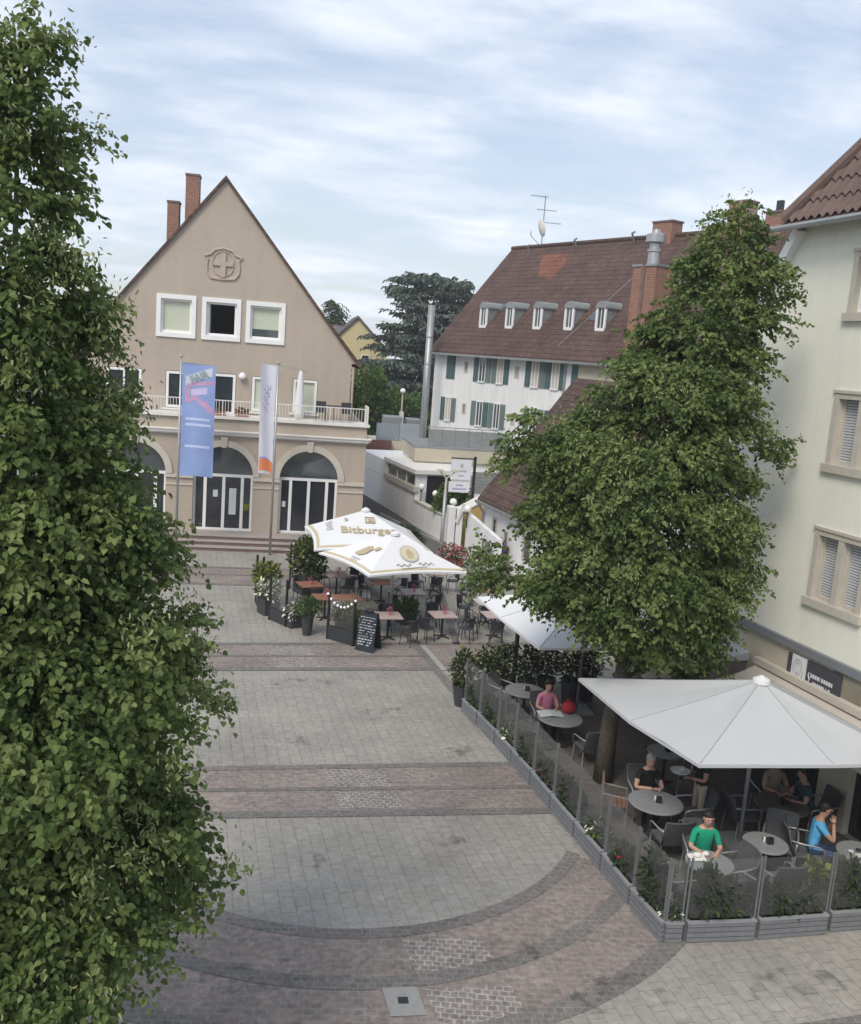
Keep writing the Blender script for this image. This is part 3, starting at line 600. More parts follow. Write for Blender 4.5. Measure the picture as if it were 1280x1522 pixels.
fw_ = lambda u, v: (-.62*u*(1-.1*math.sin(2*v))-.05-.1*v*(1-v), -.05+.10*math.sin(4*u+2*v)*(.3+u), 7.68+(3.35-7.68)*v+.05*u)
bw = MB().grid(fw_, 10, 40).build('banner', mt_bannerw, t, smooth=True)
onb(fw_, .02, .96, .875, .985, mt_orange, 'orange_patch', bw, 10, 8, prof=lambda a: -.03*math.sin(math.pi*min(1, a*.9+.1))+.03*(1-a)); onb(fw_, .25, .96, .85, .872, mt_violet, 'violet_edge', bw, 10, 2, prof=lambda a: -.012*math.sin(math.pi*a)+.012*(1-a))
for i, (u, v) in enumerate(((.35,.2),(.5,.235),(.42,.27),(.55,.30),(.45,.335),(.6,.37),(.5,.40))):
    onb(fw_, u, u+.22, v, v+.012, mt_violet if i < 4 else mt_bpink, 'script_stroke', bw, 4, 2, prof=lambda a: .02*math.sin(5*a)); onb(fw_, u-.05, u+.02, v-.01, v+.03, mt_violet if i < 3 else mt_blil, 'script_stroke', bw, 2, 4)

# ------------------------------------------------------------------ long white house with dormers (local x along the front, y inward)
W = T('dormer_house', 'long white house with teal shutters, brown tiled roof and a row of five arched dormers', 'house', (8.9,58,0), R(-64))
LEN, DEP, EV, RG = 34, 11, 9.2, 15.5; SLP = (RG-EV)/5.5
zr = lambda y: EV+SLP*y
wb = MB()
wb.quad((0,0,0),(LEN,0,0),(LEN,0,EV),(0,0,EV)); wb.poly([(0,0,0),(0,DEP,0),(0,DEP,EV),(0,5.5,RG-.05),(0,0,EV)]); wb.quad((0,DEP,0),(LEN,DEP,0),(LEN,DEP,EV),(0,DEP,EV)); wb.poly([(LEN,0,0),(LEN,DEP,0),(LEN,DEP,EV),(LEN,5.5,RG-.05),(LEN,0,EV)])
wb.build('wall', mt_white, W)
rb = MB(); e = .45
rb.prism([(-.15,-e,zr(-e)),(-.15,5.5,RG),(-.15,DEP+e,zr(-e)),(-.15,DEP+e,zr(-e)+.16),(-.15,5.5,RG+.18),(-.15,-e,zr(-e)+.16)], (LEN+.3,0,0))
roof = rb.build('roof', mt_roof, W)
MB().box(-.15, LEN+.15, -e-.12, -e+.02, zr(-e)-.04, zr(-e)+.09).build('gutter', mt_zinc, W)
MB().tube([(-.16,5.5,RG+.2),(LEN+.15,5.5,RG+.2)], .13, 8).build('ridge_tiles', mt_roof, roof)
def onroof(pts, up_=.185): return [(x, y, zr(y)+up_) for x, y in pts]
MB().poly(onroof([(4.7,3.75),(6.05,3.5),(6.3,4.2),(5.75,4.95),(3.4,5.0)])).build('new_tile_patch', mt_roofn, roof)
for x, y in ((2.05,5.16),(6.09,5.30),(10.55,5.40)):
    MB().tube([(x,y,zr(y)+.1),(x,y-.25,zr(y)+.55),(x+.25,y-.3,zr(y)+.60)], .06, 6).build('roof_vent', mt_zinc, roof)
for x, y in ((3.7,1.95),(12.0,1.6)):
    MB().poly(onroof([(x-.25,y-.25),(x+.25,y-.25),(x+.25,y+.25),(x-.25,y+.25)], .21)).build('roof_light', mt_glassr, roof)
MB().tube([(13.2,4.6,zr(4.6)+.2),(11.0,.1,zr(.1)+.2)], .02, 5).build('lightning_wire', mt_zinc, roof)
for i in range(5): MB().tube([(15.4+i*.28,5.0,zr(5.0)+.1),(15.4+i*.28,4.8,zr(5)+.62)], .08, 6).build('dark_vent_pipe', mt_char, roof)
MB().tube([(16.2,2.99,zr(2.99)+.1),(16.2,2.95,zr(3)+.9)], .06, 6).build('roof_vent', mt_zinc, roof)
for i, x in enumerate((3.33,5.78,8.22,10.74,13.1)):
    d = MB(); y0 = 1.0; zb = zr(y0)+.1; hh = 1.34; hw = .29
    d.quad((x-hw,y0,zb),(x-hw,y0,zb+hh*.7),(x-hw,y0+hh*.7/SLP,zb+hh*.7),(x-hw,y0,zb)) if 0 else None
    for s_ in (-1, 1): d.poly([(x+s_*hw,y0,zb),(x+s_*hw,y0,zb+hh),(x+s_*hw,y0+hh/SLP+.1,zb+hh)])
    dm = d.build('dormer', mt_copper, roof)
    r_ = MB(); n_ = 10; yb = y0+(hh+.3)/SLP+.15
    pr = [(x+(hw+.09)*math.cos(math.pi*k/n_), zb+hh-.24+.36*math.sin(math.pi*k/n_)) for k in range(n_+1)]
    r_.prism([(a, y0-.12, z) for a, z in pr], (0, yb-y0, 0)); r_.build('dormer_roof', mt_copper, dm, smooth=False)
    f = MB(); f.box(x-hw-.03, x+hw+.03, y0-.1, y0-.01, zb-.05, zb+.10)
    q = lambda r1, r2, k, y: (x+r1*math.cos(math.pi*k/n_), y, zb+hh-.42+r2*math.sin(math.pi*k/n_))
    for s_ in (-1, 1): f.box(x+s_*hw-.07, x+s_*hw+.07, y0-.08, y0, zb+.10, zb+hh-.42)
    for k in range(n_): f.prism([q(hw-.07,.36,k,y0-.08), q(hw+.07,.50,k,y0-.08), q(hw+.07,.50,k+1,y0-.08), q(hw-.07,.36,k+1,y0-.08)], (0,.08,0))
    f.box(x-.02, x+.02, y0-.06, y0-.005, zb+.10, zb+hh)
    f.build('dormer_window', mt_frame, dm)
    MB().poly([(x-hw,y0-.02,zb+.08)]+[(x+hw,y0-.02,zb+.08)]+[q(hw,.42,k,y0-.02) for k in range(n_+1)]).build('pane', mt_glassr, dm)
def shutwin(x, z0, z1, wd, dark=1, parent=W):
    sw = wd*.30; f = MB(); a = x+sw; b_ = x+wd-sw
    f.box(a, b_, -.05, .05, z1, z1+.07); f.box(a, b_, -.08, .05, z0-.07, z0); f.box(a, a+.07, -.04, .05, z0, z1); f.box(b_-.07, b_, -.04, .05, z0, z1); f.box((a+b_)/2-.03, (a+b_)/2+.03, -.03, .05, z0, z1)
    o = f.build('window', mt_frame, parent); MB().box(a+.07, b_-.07, -.02, -.01, z0, z1).build('pane', mt_stonef if rnd.random() < .4 else mt_glassr, o)
    for x0 in (x, b_+.01): shutter(x0, z0, z1, sw-.02, o)
def shutter(x0, z0, z1, sw, parent):
    s_ = MB(); k = rnd.choice((mt_teal, mt_teal, mt_tealf))
    s_.box(x0, x0+sw, -.05, -.012, z0-.03, z1+.03); n_ = int((z1-z0)/.11)
    for i in range(n_): s_.box(x0+.05, x0+sw-.05, -.065, -.051, z0+.04+i*(z1-z0-.05)/n_, z0+.09+i*(z1-z0-.05)/n_)
    s_.build('shutter', k, parent)
shutter(1.35, 7.3, 8.75, .85, W)
for x, wd in ((4.08,1.62),(5.78,1.55),(8.75,1.6),(10.4,1.55)): shutwin(x, 7.3, 8.7, wd)
shutter(12.4, 7.4, 8.65, .62, W)
for x, wd in ((1.0,1.55),(4.12,1.6),(5.78,1.5),(8.9,1.6),(10.6,1.6),(14.5,1.6)): shutwin(x, 4.75, 6.1, wd)
def tiny(x, z, w_=.34, h=.62): framed(W, x-w_/2, x+w_/2, z-h/2, z+h/2, .03, .07, mt_stonef, mt_glassd, dep=.07, name='small_window'); 
for x, z in ((3.3,8.05),(8.0,8.0),(3.4,5.6),(8.0,5.4)): tiny(x, z)
MB().tube([(11.95,-.08,9.0),(11.95,-.08,3)], .06, 8).build('downpipe', mt_zinc, W)
pb = MB(); pb.box(12.95, 15.5, -.10, -.0, 5.6, 8.95); pb.build('pale_wall_panel', mt_cream, W)
# big boiler chimney in front of the roof
cx0, cx1 = 15.75, 17.2
ch = MB().box(cx0, cx1, .15, 1.3, 9.4, 13.4).build('boiler_chimney', mt_brick, roof)
MB().box(cx0+.62, cx0+.80, .09, .149, 9.4, 13.5).build('brick_recess', mt_stepr, ch)
MB().box(cx0-.05, cx1+.05, .1, 1.35, 13.4, 13.5).build('chimney_cap', mt_zinc, ch)
MB().lathe([(.30,0),(.28,.6),(.34,.62),(.34,.70),(.26,.75),(.24,1.0),(.46,1.05),(.46,1.4),(.20,1.5),(.18,1.62),(.05,1.66)], ((cx0+cx1)/2,.7,13.5), 16).build('flue_cowl', mt_steel, ch, smooth=False)
for x0, x1, zt in ((12.05,13.4,16.35),(16.9,18.0,16.95),(19.1,20.0,16.3)):
    MB().box(x0, x1, 5.1, 5.9, 15, zt).build('ridge_chimney', mt_brick, roof); MB().box(x0-.05, x1+.05, 5.05, 5.95, zt, zt+.09).build('chimney_cap', mt_stepr, roof)
MB().box(19.4,19.7,5.4,5.6,16.39,16.9).build('chimney_pot', mt_char, roof)
a = T('tv_antenna', 'thin roof antenna mast with a satellite dish on the ridge of the dormer house', 'antenna', (0,0,0))
base = Vector((8.9,58,0))+Vector((.4384,-.8988,0))*2.65+Vector((.8988,.4384,0))*5.5; a.location = (base.x, base.y, RG)
MB().tube([(0,0,0),(0,0,3.2)], .035, 6).build('mast', mt_zinc, a)
for z, x0, x1 in ((3.13,-.85,.1),(2.35,-.4,.7),(1.62,-.2,1.05)):
    b = MB(); b.tube([(x0-.08,0,z),(x1+.06,0,z)], .02, 5)
    for i in range(6): x = x0+(x1-x0)*i/5; b.tube([(x,-.28,z),(x,.28,z)], .01, 4)
    b.build('aerial', mt_zinc, a)
b = MB(); b.tube([(-.05,0,.2),(-.75,-.1,.75)], .02, 5); b.tube([(-.75,-.1,.75),(-.75,-.1,1.0)], .03, 5)
b.build('side_aerial', mt_zinc, a)
MB().lathe([(.02,0),(.25,.03),(.42,.10),(.44,.12)], n=16).build('satellite_dish', mt_trimw, a, smooth=True).matrix_local = Matrix.Translation((-.2,-.15,1.25)) @ Matrix.Rotation(R(75),4,'Y') @ Matrix.Rotation(R(-20),4,'X') @ Matrix.Diagonal((1.25,.8,1,1))

# tall grey flue pipe at the left corner of the white house
fl = T('flue_pipe', 'tall grey metal flue pipe rising past the left corner of the white house', 'flue', (8.2,56.2,0))
MB().tube([(0,0,0),(0,0,11.5)], .21, 14).build('pipe', mt_zinc, fl, smooth=True)
b = MB()
for z in (4.8,6.4,8.0,9.6): MB().lathe([(.225,0),(.225,.06)], (0,0,z), 14).build('pipe_collar', mt_steel, fl)

# ------------------------------------------------------------------ flat annex with roof terrace
A = T('terrace_annex', 'low white flat roofed annex with a grey panelled roof terrace below the shuttered windows', 'annex', (9.5,50,0), R(1))
MB().box(-2.5, 5, 0, 5, 0, 2.9).build('wall', mt_white, A); MB().box(-2.6, 5.05, -.15, 5, 2.9, 3.62).build('roof_fascia', mt_cream, A)
MB().box(-2.62, 5.06, -.17, 5.01, 3.62, 3.70).build('roof_edge', mt_zinc, A)
pr = MB()
for i in range(5): pr.box(-1.8+i*.74, -1.8+i*.74+.71, .3, .36, 3.78, 4.62)
pr.build('terrace_panel', mt_copper, A, label := None) if 0 else pr.build('terrace_panel', mt_copper, A)
r_ = MB(); r_.tube([(-1.85,.33,4.74),(1.95,.33,4.74)], .03, 6)
for i in range(6): r_.tube([(-1.82+i*.74,.33,3.6),(-1.82+i*.74,.33,4.74)], .022, 6)
r_.build('terrace_rail', mt_alu, A)
MB().box(2.0, 4.3, .9, .96, 3.70, 4.55).build('blue_grey_panel', M('blue_grey_sheet', (.21,.26,.28), .5, .1), A)
lv = MB()
for i in range(7): lv.box(-1.5, 2.3, -.06, -.01, 1.3+i*.17, 1.42+i*.17)
lv.build('louvre_screen', mt_zinc, A)
b = T('roof_units', 'blue grey boxes and parapet panels on the flat roof left of the grey flue', 'roof plant', (6.95,58,0))
MB().box(-1.4, .0, 0, .1, 3.15, 4.2).build('left_panel', M('blue_grey_panel', (.24,.28,.31), .5, .12), b)
MB().box(.05, 1.7, .1, .2, 3.15, 4.25).build('right_panel', M('pale_blue_grey_panel', (.30,.34,.38), .5, .1), b)
[MB().box(*q).build('housing', mt_zinc, b, bevel=.05) for q in ((-.9,.3,1,2.2,3.1,4.6),(.6,1.5,1.2,2.4,3.1,4.5))]
MB().box(-1.7,2.4,0,3,0,3.14).build('plinth', mt_cream, b)
b = T('brick_parapet', 'short dark red brick parapet beside the balcony end of the beige house', 'wall', (5.0,57.6,0))
MB().box(-.3, 1.5, 0, .3, 0, 3.15).build('brickwork', M('dark_red_brick', (.13,.06,.05), .85, .2, 8), b)
# ramp wall along the driveway, bearing -9..-11 degrees
DW = (Vector((4.78,56.44,0))-Vector((6.3,48.7,0))).normalized()
RWALL = T('ramp_wall', 'long white rendered wall running back along the driveway beside the beige house', 'wall', (7.45,42.4,0), math.atan2(DW.y, DW.x))
# local x runs away from the camera, local y to the left (towards the driveway)
rw = MB(); rw.box(0, 4.3, -.25, 0, -.3, 1.2); rw.box(4.3, 15, -.25, 0, -.3, 1.62); rw.box(4.3,15,-.25,0,1.62,1.64)
rw.build('wall', mt_white, RWALL); MB().box(-.02, 4.28, -.30, .05, 1.2, 1.27).build('stone_coping', mt_stonef, RWALL)
PV = T('pavilion', 'low flat roofed pavilion with a dark strip window on the driveway wall', 'pavilion', (7.45,42.4,0), math.atan2(DW.y, DW.x))
pv = MB(); pv.box(4.3, 15, -3, -.26, 0, 1.64); pv.box(4.3, 4.45, -3, -.0, 1.66, 2.6); pv.box(9.3, 15, -3, -.0, 1.66, 2.6); pv.box(4.45,9.3,-3,-2.8,1.64,2.6); pv.box(4.45,9.3,-.2,0,2.48,2.6)
pv.build('wall', mt_white, PV); MB().box(4.1, 9.6, -3.1, .12, 2.6, 2.8).build('flat_roof', mt_trimw, PV); MB().box(4.2, 9.5, -.1, .12, 1.65, 1.92).build('window_ledge', mt_stonef, PV)
wn_ = MB().box(4.45, 9.3, -.12, -.1, 1.92, 2.48).build('strip_window', mt_glassd, PV); b = MB()
for x in (6.05,7.65): b.box(x-.04, x+.04, -.14, -.06, 1.92, 2.48)
b.build('mullion', mt_frame, wn_); MB().box(4.28,4.299,-1.9,-.6,.9,2.5).build('dark_opening', mt_int, PV)
# globe lamps along the wall
for i, (x, y, zb) in enumerate(((6.82,46.2,1.27),(7.22,44.1,1.27),(7.68,41.8,1.27),(8.02,40.0,1.15))):
    lab = ('white globe lamp farthest back on the white wall beside the strip window', 'white globe lamp on the coping between the strip window and the tall grey lamp post', 'white globe lamp just right of the tall grey lamp post, against the green shrub', 'white globe lamp nearest the brown roofed cottage, at the gable of ochre render')[i]
    t = T('globe_lamp', lab, 'lamp', (x+.06,y,zb), 0, 'white globe lamps on the garden wall')
    MB().tube([(0,0,0),(0,0,1.93-zb)], .03, 8).build('post', mt_char, t); MB().sphere((0,0,1.97-zb+.02), .17).build('globe', mt_globe, t, smooth=True); MB().lathe([(.07,0),(.07,.08)], (0,0,1.76-zb), 10).build('collar', mt_char, t)
b = T('gate_pillar', 'white rendered gate pillar group with a sloping top beside the cottage wall', 'pillar', (7.65,40.75,0))
MB().box(-.32,.0,-.3,.3,0,1.95).box(.06,.34,-.25,.35,0,1.9).build('pillar', mt_white, b); MB().prism([(-.02,-.34,1.3),(.1,-.34,1.25),(.42,-.34,2.1),(.3,-.34,2.16)], (0,.1,0)).build('sloping_slab', mt_trimw, b)
MB().box(.38,.62,-.32,-.28,.9,1.45).build('menu_case', mt_yel, b)
gw2 = T('garden_wall', 'white garden wall stepping down from the gate pillar toward the flowers', 'wall', (8.15,40.4,0), R(-84))
MB().prism([(0,0,0),(4.4,0,0),(4.4,0,1.45),(0,0,1.75)], (0,.2,0)).build('wall', mt_white, gw2)
b = T('ochre_outbuilding', 'ochre rendered lean-to gable showing above the white garden wall', 'outbuilding', (8.5,41.3,0))
MB().prism([(-.55,0,0),(.75,0,0),(.75,0,2.25),(-.55,0,1.45)], (0,1.2,0)).build('wall', mt_yelwall, b)
MB().prism([(-.62,-.05,1.44),(.75,-.05,2.28),(.75,-.05,2.36),(-.62,-.05,1.52)], (0,1.3,0)).build('roof_edge', mt_trimw, b)
# shrub behind the wall
sh = T('garden_shrub', 'round bright green shrub behind the white wall below the hanging sign', 'shrub', (8.1,43.6,0))
ball_plant('foliage', [mt_bush, mt_leaf], sh, (0,0,1.55), (.95,.8,.95), 2600, .16, 5, [.7,.3]); MB().tube([(0,0,0),(0,0,1.2)], .06, 6).build('stem', mt_bark, sh)
# hanging sign
sg = T('hanging_sign', 'black post carrying two white sign boards with small grey lettering', 'sign', (8.86,43.0,0))
MB().box(-.06,.06,-.06,.06,0,4.0).build('post', mt_black, sg); [MB().box(*q).build('arm', mt_char, sg) for q in ((-1.15,0,-.03,.0,3.86,3.92),(-.95,0,-.02,.01,2.45,2.49))]
s1 = MB().box(-1.14,-.16,-.05,.02,2.88,3.84).build('upper_board', mt_signw, sg); s2 = MB().box(-1.18,-.2,-.05,.02,2.28,2.78).build('lower_board', mt_signw, sg)
MB().sphere((-.63,-.06,3.56), (.07,.02,.10)).build('crest', mt_logog, s1); 
for z, x0, x1 in ((3.3,-.9,-.38),(3.08,-.78,-.5)): MB().box(x0, x1, -.058, -.051, z-.035, z+.035).build('lettering', mt_logog, s1)
for z, x0, x1 in ((2.62,-.85,-.5),(2.45,-1.0,-.35)): MB().box(x0, x1, -.058, -.051, z-.035, z+.035).build('lettering', mt_violet, s2)
# street lamp
lp = T('street_lamp', 'tall slim grey street lamp with a forked flat head beside the gate pillar', 'street lamp', (6.85,39.0,0))
MB().tube([(0,0,0),(0,0,.9),(0,0,2.9)], [.09,.085,.075], 12).build('pole', mt_zinc, lp, smooth=True); MB().tube([(0,0,2.9),(0,0,3.45)], .055, 10).build('upper_pole', mt_trimg, lp)
MB().tube([(-.3,0,3.72),(0,0,3.42),(.35,0,3.72)], .035, 6).box(-.42,-.15,-.12,.12,3.72,3.80).box(.2,.5,-.12,.12,3.72,3.80).build('lamp_head', mt_trimg, lp)
# railing between driveway and terrace
rr = T('driveway_railing', 'grey bar railing along the driveway behind the beer garden umbrellas', 'railing', (4.6,43.6,0), math.atan2(36.9-43.6, 6.5-4.6))
b = MB(); Lr = math.hypot(1.9,6.7); b.box(0, Lr, -.02, .02, .98, 1.03); b.box(0, Lr, -.015, .015, .12, .15); x = 0
while x < Lr: b.box(x, x+.022, -.01, .01, .0, .98); x += .13
b.build('bars', mt_alu, rr)
b = T('railing_planters', 'dark planting hung along the inside of the driveway railing', 'plants', (5.6,40.4,0), math.atan2(36.9-43.6, 6.5-4.6))
MB().box(-1,2.2,-.35,-.1,.2,.5).build('trough', mt_pot, b); ball_plant('foliage', [mt_box, mt_herb], b, (.6,-.22,.75), (1.6,.2,.35), 900, .12, 8, [.7,.3])

# ------------------------------------------------------------------ brown-roofed cottage (behind the tree)
K = T('cottage', 'small white cottage with a steep brown tiled roof behind the right hand tree', 'cottage', (8.82,40,0), R(-81))   # x towards the camera, y inward
cb_ = MB(); LK = 12.5
cb_.box(0, LK, 0, 7.8, 0, 2.72); cb_.prism([(0.02,0,2.72),(0.02,7.8,2.72),(.02,3.9,7.7)], (LK-.04,0,0)); cb_.build('wall', mt_white, K)
k_ = (7.85-2.72)/3.9; b = MB()
b.prism([(-.12,-.3,2.72-.3*k_),(-.12,3.9,7.85),(-.12,8.1,2.72-.3*k_),(-.12,8.1,2.9-.3*k_),(-.12,3.9,8.03),(-.12,-.3,2.9-.3*k_)], (LK+.24,0,0))
kr = b.build('roof', mt_roof, K)
MB().box(-.14, LK+.14, -.42, -.3, 2.3, 2.42).build('gutter', mt_zinc, K)
MB().tube([(.12,-.36,2.3),(.12,-.2,2.05),(.12,-.08,1.9),(.12,-.08,0)], .055, 8).build('downpipe', mt_zinc, K)
for x0, x1, z0, z1 in ((1.2,1.7,.1,1.9),(2.6,3.0,.7,1.6),(4.6,5.4,.8,1.8),(7.4,8.3,.1,2.0)):
    framed(K, x0, x1, z0, z1, .03, .07, mt_stonef, mt_glassd, dep=.08, name='window')
b = T('wall_flowers', 'purple flowers in a tub at the foot of the cottage wall', 'flowers', (8.75,36.9,0))
MB().lathe([(.2,0),(.26,.45)], n=12).build('tub', mt_pot, b); ball_plant('blossoms', [mt_purple, mt_herb], b, (0,0,.85), (.5,.5,.42), 500, .13, 3, [.65,.35])
b = T('potted_red_plants', 'row of terracotta pots with reddish plants in front of the gate pillar', 'potted plants', (6.95,37.0,0))
for i in range(3): MB().lathe([(.12,0),(.18,.34)], (i*.35-.3,i*.1,0), 12).build('pot', mt_terra, b)
ball_plant('foliage', [mt_herb, mt_terra, mt_pink], b, (.05,.1,.62), (.6,.35,.34), 420, .13, 4, [.4,.35,.25])
# bicycle
bi = T('bicycle', 'dark bicycle leaning by the flower pots in front of the white garden wall', 'bicycle', (7.75,36.6,0), R(-70))
for i, x in enumerate((-.52,.52)):
    b = MB(); b.tube([(x+.33*math.cos(t),0,.34+.33*math.sin(t)) for t in [2*math.pi*j/24 for j in range(25)]], .02, 6)
    wh = b.build('wheel', mt_black, bi); s_ = MB()
    for j in range(10): t = math.pi*j/5; s_.tube([(x,0,.34),(x+.32*math.cos(t),0,.34+.32*math.sin(t))], .004, 3)
    s_.build('spokes', mt_steel, wh)
b = MB()
for p, q in (((-.52,0,.34),(-.08,0,.32)),((-.08,0,.32),(-.2,0,.86)),((-.2,0,.80),(-.52,0,.34)),((-.2,0,.78),(.36,0,.80)),((-.08,0,.32),(.36,0,.74)),((.52,0,.34),(.34,0,.95))): b.tube([p,q], .018, 6)
b.build('frame', mt_char, bi); MB().tube([(.26,-.28,1.0),(.36,-.1,.97),(.36,.1,.97),(.26,.28,1.0)], .014, 6).build('handlebar', mt_steel, bi); MB().sphere((-.22,0,.9), (.14,.07,.04)).build('saddle', mt_black, bi)

# ------------------------------------------------------------------ right hand building; local x runs away along the wall, local y to the left (plaza side)
G = T('corner_building', 'pale green building with stone framed windows and half hipped roof at the right edge', 'building', (11,15,0), R(99))
SB, ZE = 7.3, 11.75; KS = 1.52
zs = lambda s: ZE+KS*(3.75-abs(s))
wnd = []
for s0, s1 in ((.70,2.19),(-2.6,-1.1),(-6,-4.5)):
    for z0, z1 in ((4.15,5.66),(6.88,8.38),(9.82,11.08)): wnd.append((s0,s1,z0,z1))
wb = MB(); zc = sorted({3.09, 6.2, 4.15,5.66,6.88,8.38,9.82,11.08, ZE})
srt = sorted({v for q in wnd for v in q[:2]})
def lim(z): return SB if z <= 6.35 else 3.75+(ZE-z)/KS
for z0, z1 in zip(zc, zc[1:]):
    cuts = [(q[0], q[1]) for q in wnd if q[2] <= z0+1e-4 and q[3] >= z1-1e-4]; cuts.sort()
    pts = [None]+[v for c_ in cuts for v in c_]+[None]
    for i in range(0, len(pts), 2):
        a0, b0 = pts[i], pts[i+1]
        l0, l1 = (-lim(z0), -lim(z1)) if a0 is None else (a0, a0)
        r0, r1 = (lim(z0), lim(z1)) if b0 is None else (b0, b0)
        wb.quad((l0,0,z0),(r0,0,z0),(r1,0,z1),(l1,0,z1))
for s0, s1, z0, z1 in wnd:
    for (x0,za),(x1,zb) in (((s0,z0),(s1,z0)),((s1,z0),(s1,z1)),((s1,z1),(s0,z1)),((s0,z1),(s0,z0))): wb.quad((x0,0,za),(x1,0,zb),(x1,-.3,zb),(x0,-.3,za))
for sg_ in (1,-1): wb.quad((sg_*SB,0,3),(sg_*SB,-12,3),(sg_*SB,-12,6.4),(sg_*SB,0,6.4))
wb.poly([(-SB,-12,3),(SB,-12,3),(SB,-12,6.4),(3.75,-12,ZE),(-3.75,-12,ZE),(-SB,-12,6.4)])
wb.build('upper_wall', mt_wallg, G)
lb = MB(); LL = 9.4
lb.box(3.4, LL, -12, .01, 0, 3.08); lb.box(.35, 1.15, -.4, .01, 0, 3.08); lb.box(-SB, -2.6, -12, .01, 0, 3.08); lb.box(-2.6, 3.4, -.4, .01, 2.35, 3.08)
lb.build('ground_floor_wall', mt_cream, G)
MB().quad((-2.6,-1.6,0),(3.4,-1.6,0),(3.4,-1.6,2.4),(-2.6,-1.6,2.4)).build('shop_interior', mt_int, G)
framed(G, 1.15, 3.4, .02, 2.35, -.15, .08, mt_char, mt_glassd, dep=.08, mull=1, name='shop_window'); framed(G, -2.6, .35, .02, 2.35, -.15, .08, mt_char, mt_glassd, dep=.08, mull=2, name='shop_window')
MB().box(-SB-.02, 5.0, -.02, .10, 3.09, 3.25).box(5.0, SB+.02, -.02, .10, 3.09, 3.25).build('belt_course', mt_belt, G)
MB().box(SB+.03, LL+.05, -12, .06, 3.09, 3.2).build('annex_roof_edge', mt_zinc, G)
for i, (s0, s1, z0, z1) in enumerate(wnd):
    f = MB(); a = .13
    f.box(s0-.0, s0+a, -.14, .035, z0+.1, z1); f.box(s1-a, s1, -.14, .035, z0+.1, z1); f.box(s0+a, s1-a, -.14, .03, z1-.11, z1); f.box(s0-.06, s1+.06, -.16, .09, z0-.06, z0+.1)
    mid = (s0+s1)/2; f.box(mid-.075, mid+.075, -.14, .02, z0+.1, z1-.11); f.box(s0-.03, s1+.03, -.0, .055, z1, z1+.06)
    o = f.build('window', mt_stonef, G)
    for p0, p1 in ((s0+a, mid-.075), (mid+.075, s1-a)):
        top = i % 3 == 2
        fr_ = MB(); fr_.box(p0, p0+.05, -.16, -.10, z0+.1, z1-.11); fr_.box(p1-.05, p1, -.16, -.10, z0+.1, z1-.11); fr_.box(p0+.05, p1-.05, -.16, -.10, z0+.1, z0+.17); fr_.build('casement', mt_frame if top else mt_stonef, o)
        ym = -.155
        MB().box(p0+.05, p1-.05, ym-.012, ym, z0+.17, z1-.11).build('pane' if top else 'roller_shutter', mt_glassr if top else mt_blindw, o)
# half hip roof
yr = -(3.75*KS)/1.72
rf = MB()
rf.poly([(3.95,.45,ZE-.05),(-3.95,.45,ZE-.05),(0,yr,ZE+.2+3.75*KS)])
for sg_ in (1,-1):
    rf.poly([(sg_*3.95,.45,ZE-.05),(0,yr,ZE+.2+3.75*KS),(0,-12,ZE+.2+3.75*KS),(sg_*(SB+.3),-12,ZE+.18-KS*(SB+.3-3.75)),(sg_*(SB+.3),.18,ZE+.18-KS*(SB+.3-3.75)),(sg_*3.9,.18,ZE-.05)])
gr = rf.build('roof', mt_pantile, G)
b = MB(); rows = 15; cols = 34                                       # pantile courses on the hip
for j in range(rows):
    f0, f1 = j/rows, (j+1.12)/rows
    P0 = lambda f: (3.95*(1-f), .45+(yr-.45)*f, ZE-.05+(.25+3.75*KS)*f)
    h0, y0, z0 = P0(f0); h1, y1, z1 = P0(min(f1, 1))
    n_ = max(2, int(h0*2/.22))
    for i in range(n_):
        xa, xb = -h0+2*h0*i/n_, -h0+2*h0*(i+1)/n_
        k = 5; cl = lambda x, h: max(-h, min(h, x))
        for q in range(k):
            u0, u1 = xa+(xb-xa)*q/k, xa+(xb-xa)*(q+1)/k
            g0 = .035+.04*math.cos(2*math.pi*q/k); g1 = .035+.04*math.cos(2*math.pi*(q+1)/k)
            if abs(u0) > h1+.12 and abs(u1) > h1+.12: continue
            b.quad((cl(u0,h0),y0+.02,z0+g0+.035),(cl(u1,h0),y0+.02,z0+g1+.035),(cl(u1,h1+.05),y1,z1+g1),(cl(u0,h1+.05),y1,z1+g0))
b.build('tile_courses', mt_pantile, gr)
for sg_ in (1,-1): MB().tube([(sg_*3.95,.45,ZE+.05),(0,yr,ZE+.3+3.75*KS)], .13, 8).build('hip_ridge', mt_pantile, gr)
MB().tube([(4.25,.52,ZE-.12),(-4.25,.52,ZE-.12)], .065, 8).build('gutter', mt_zinc, G)
for sg_ in (1,-1):
    b = MB(); p0, p1 = Vector((sg_*3.72,.0,ZE-.1)), Vector((sg_*(SB+.25),0,ZE-.1-KS*(SB+.25-3.72)))
    b.prism([p0+Vector((sg_*.16,0,.05)), p0-Vector((sg_*.02,0,.05)), p1-Vector((sg_*.02,0,.05)), p1+Vector((sg_*.16,0,.05))], (0,.2,0))
    b.build('verge_board', mt_white, G)
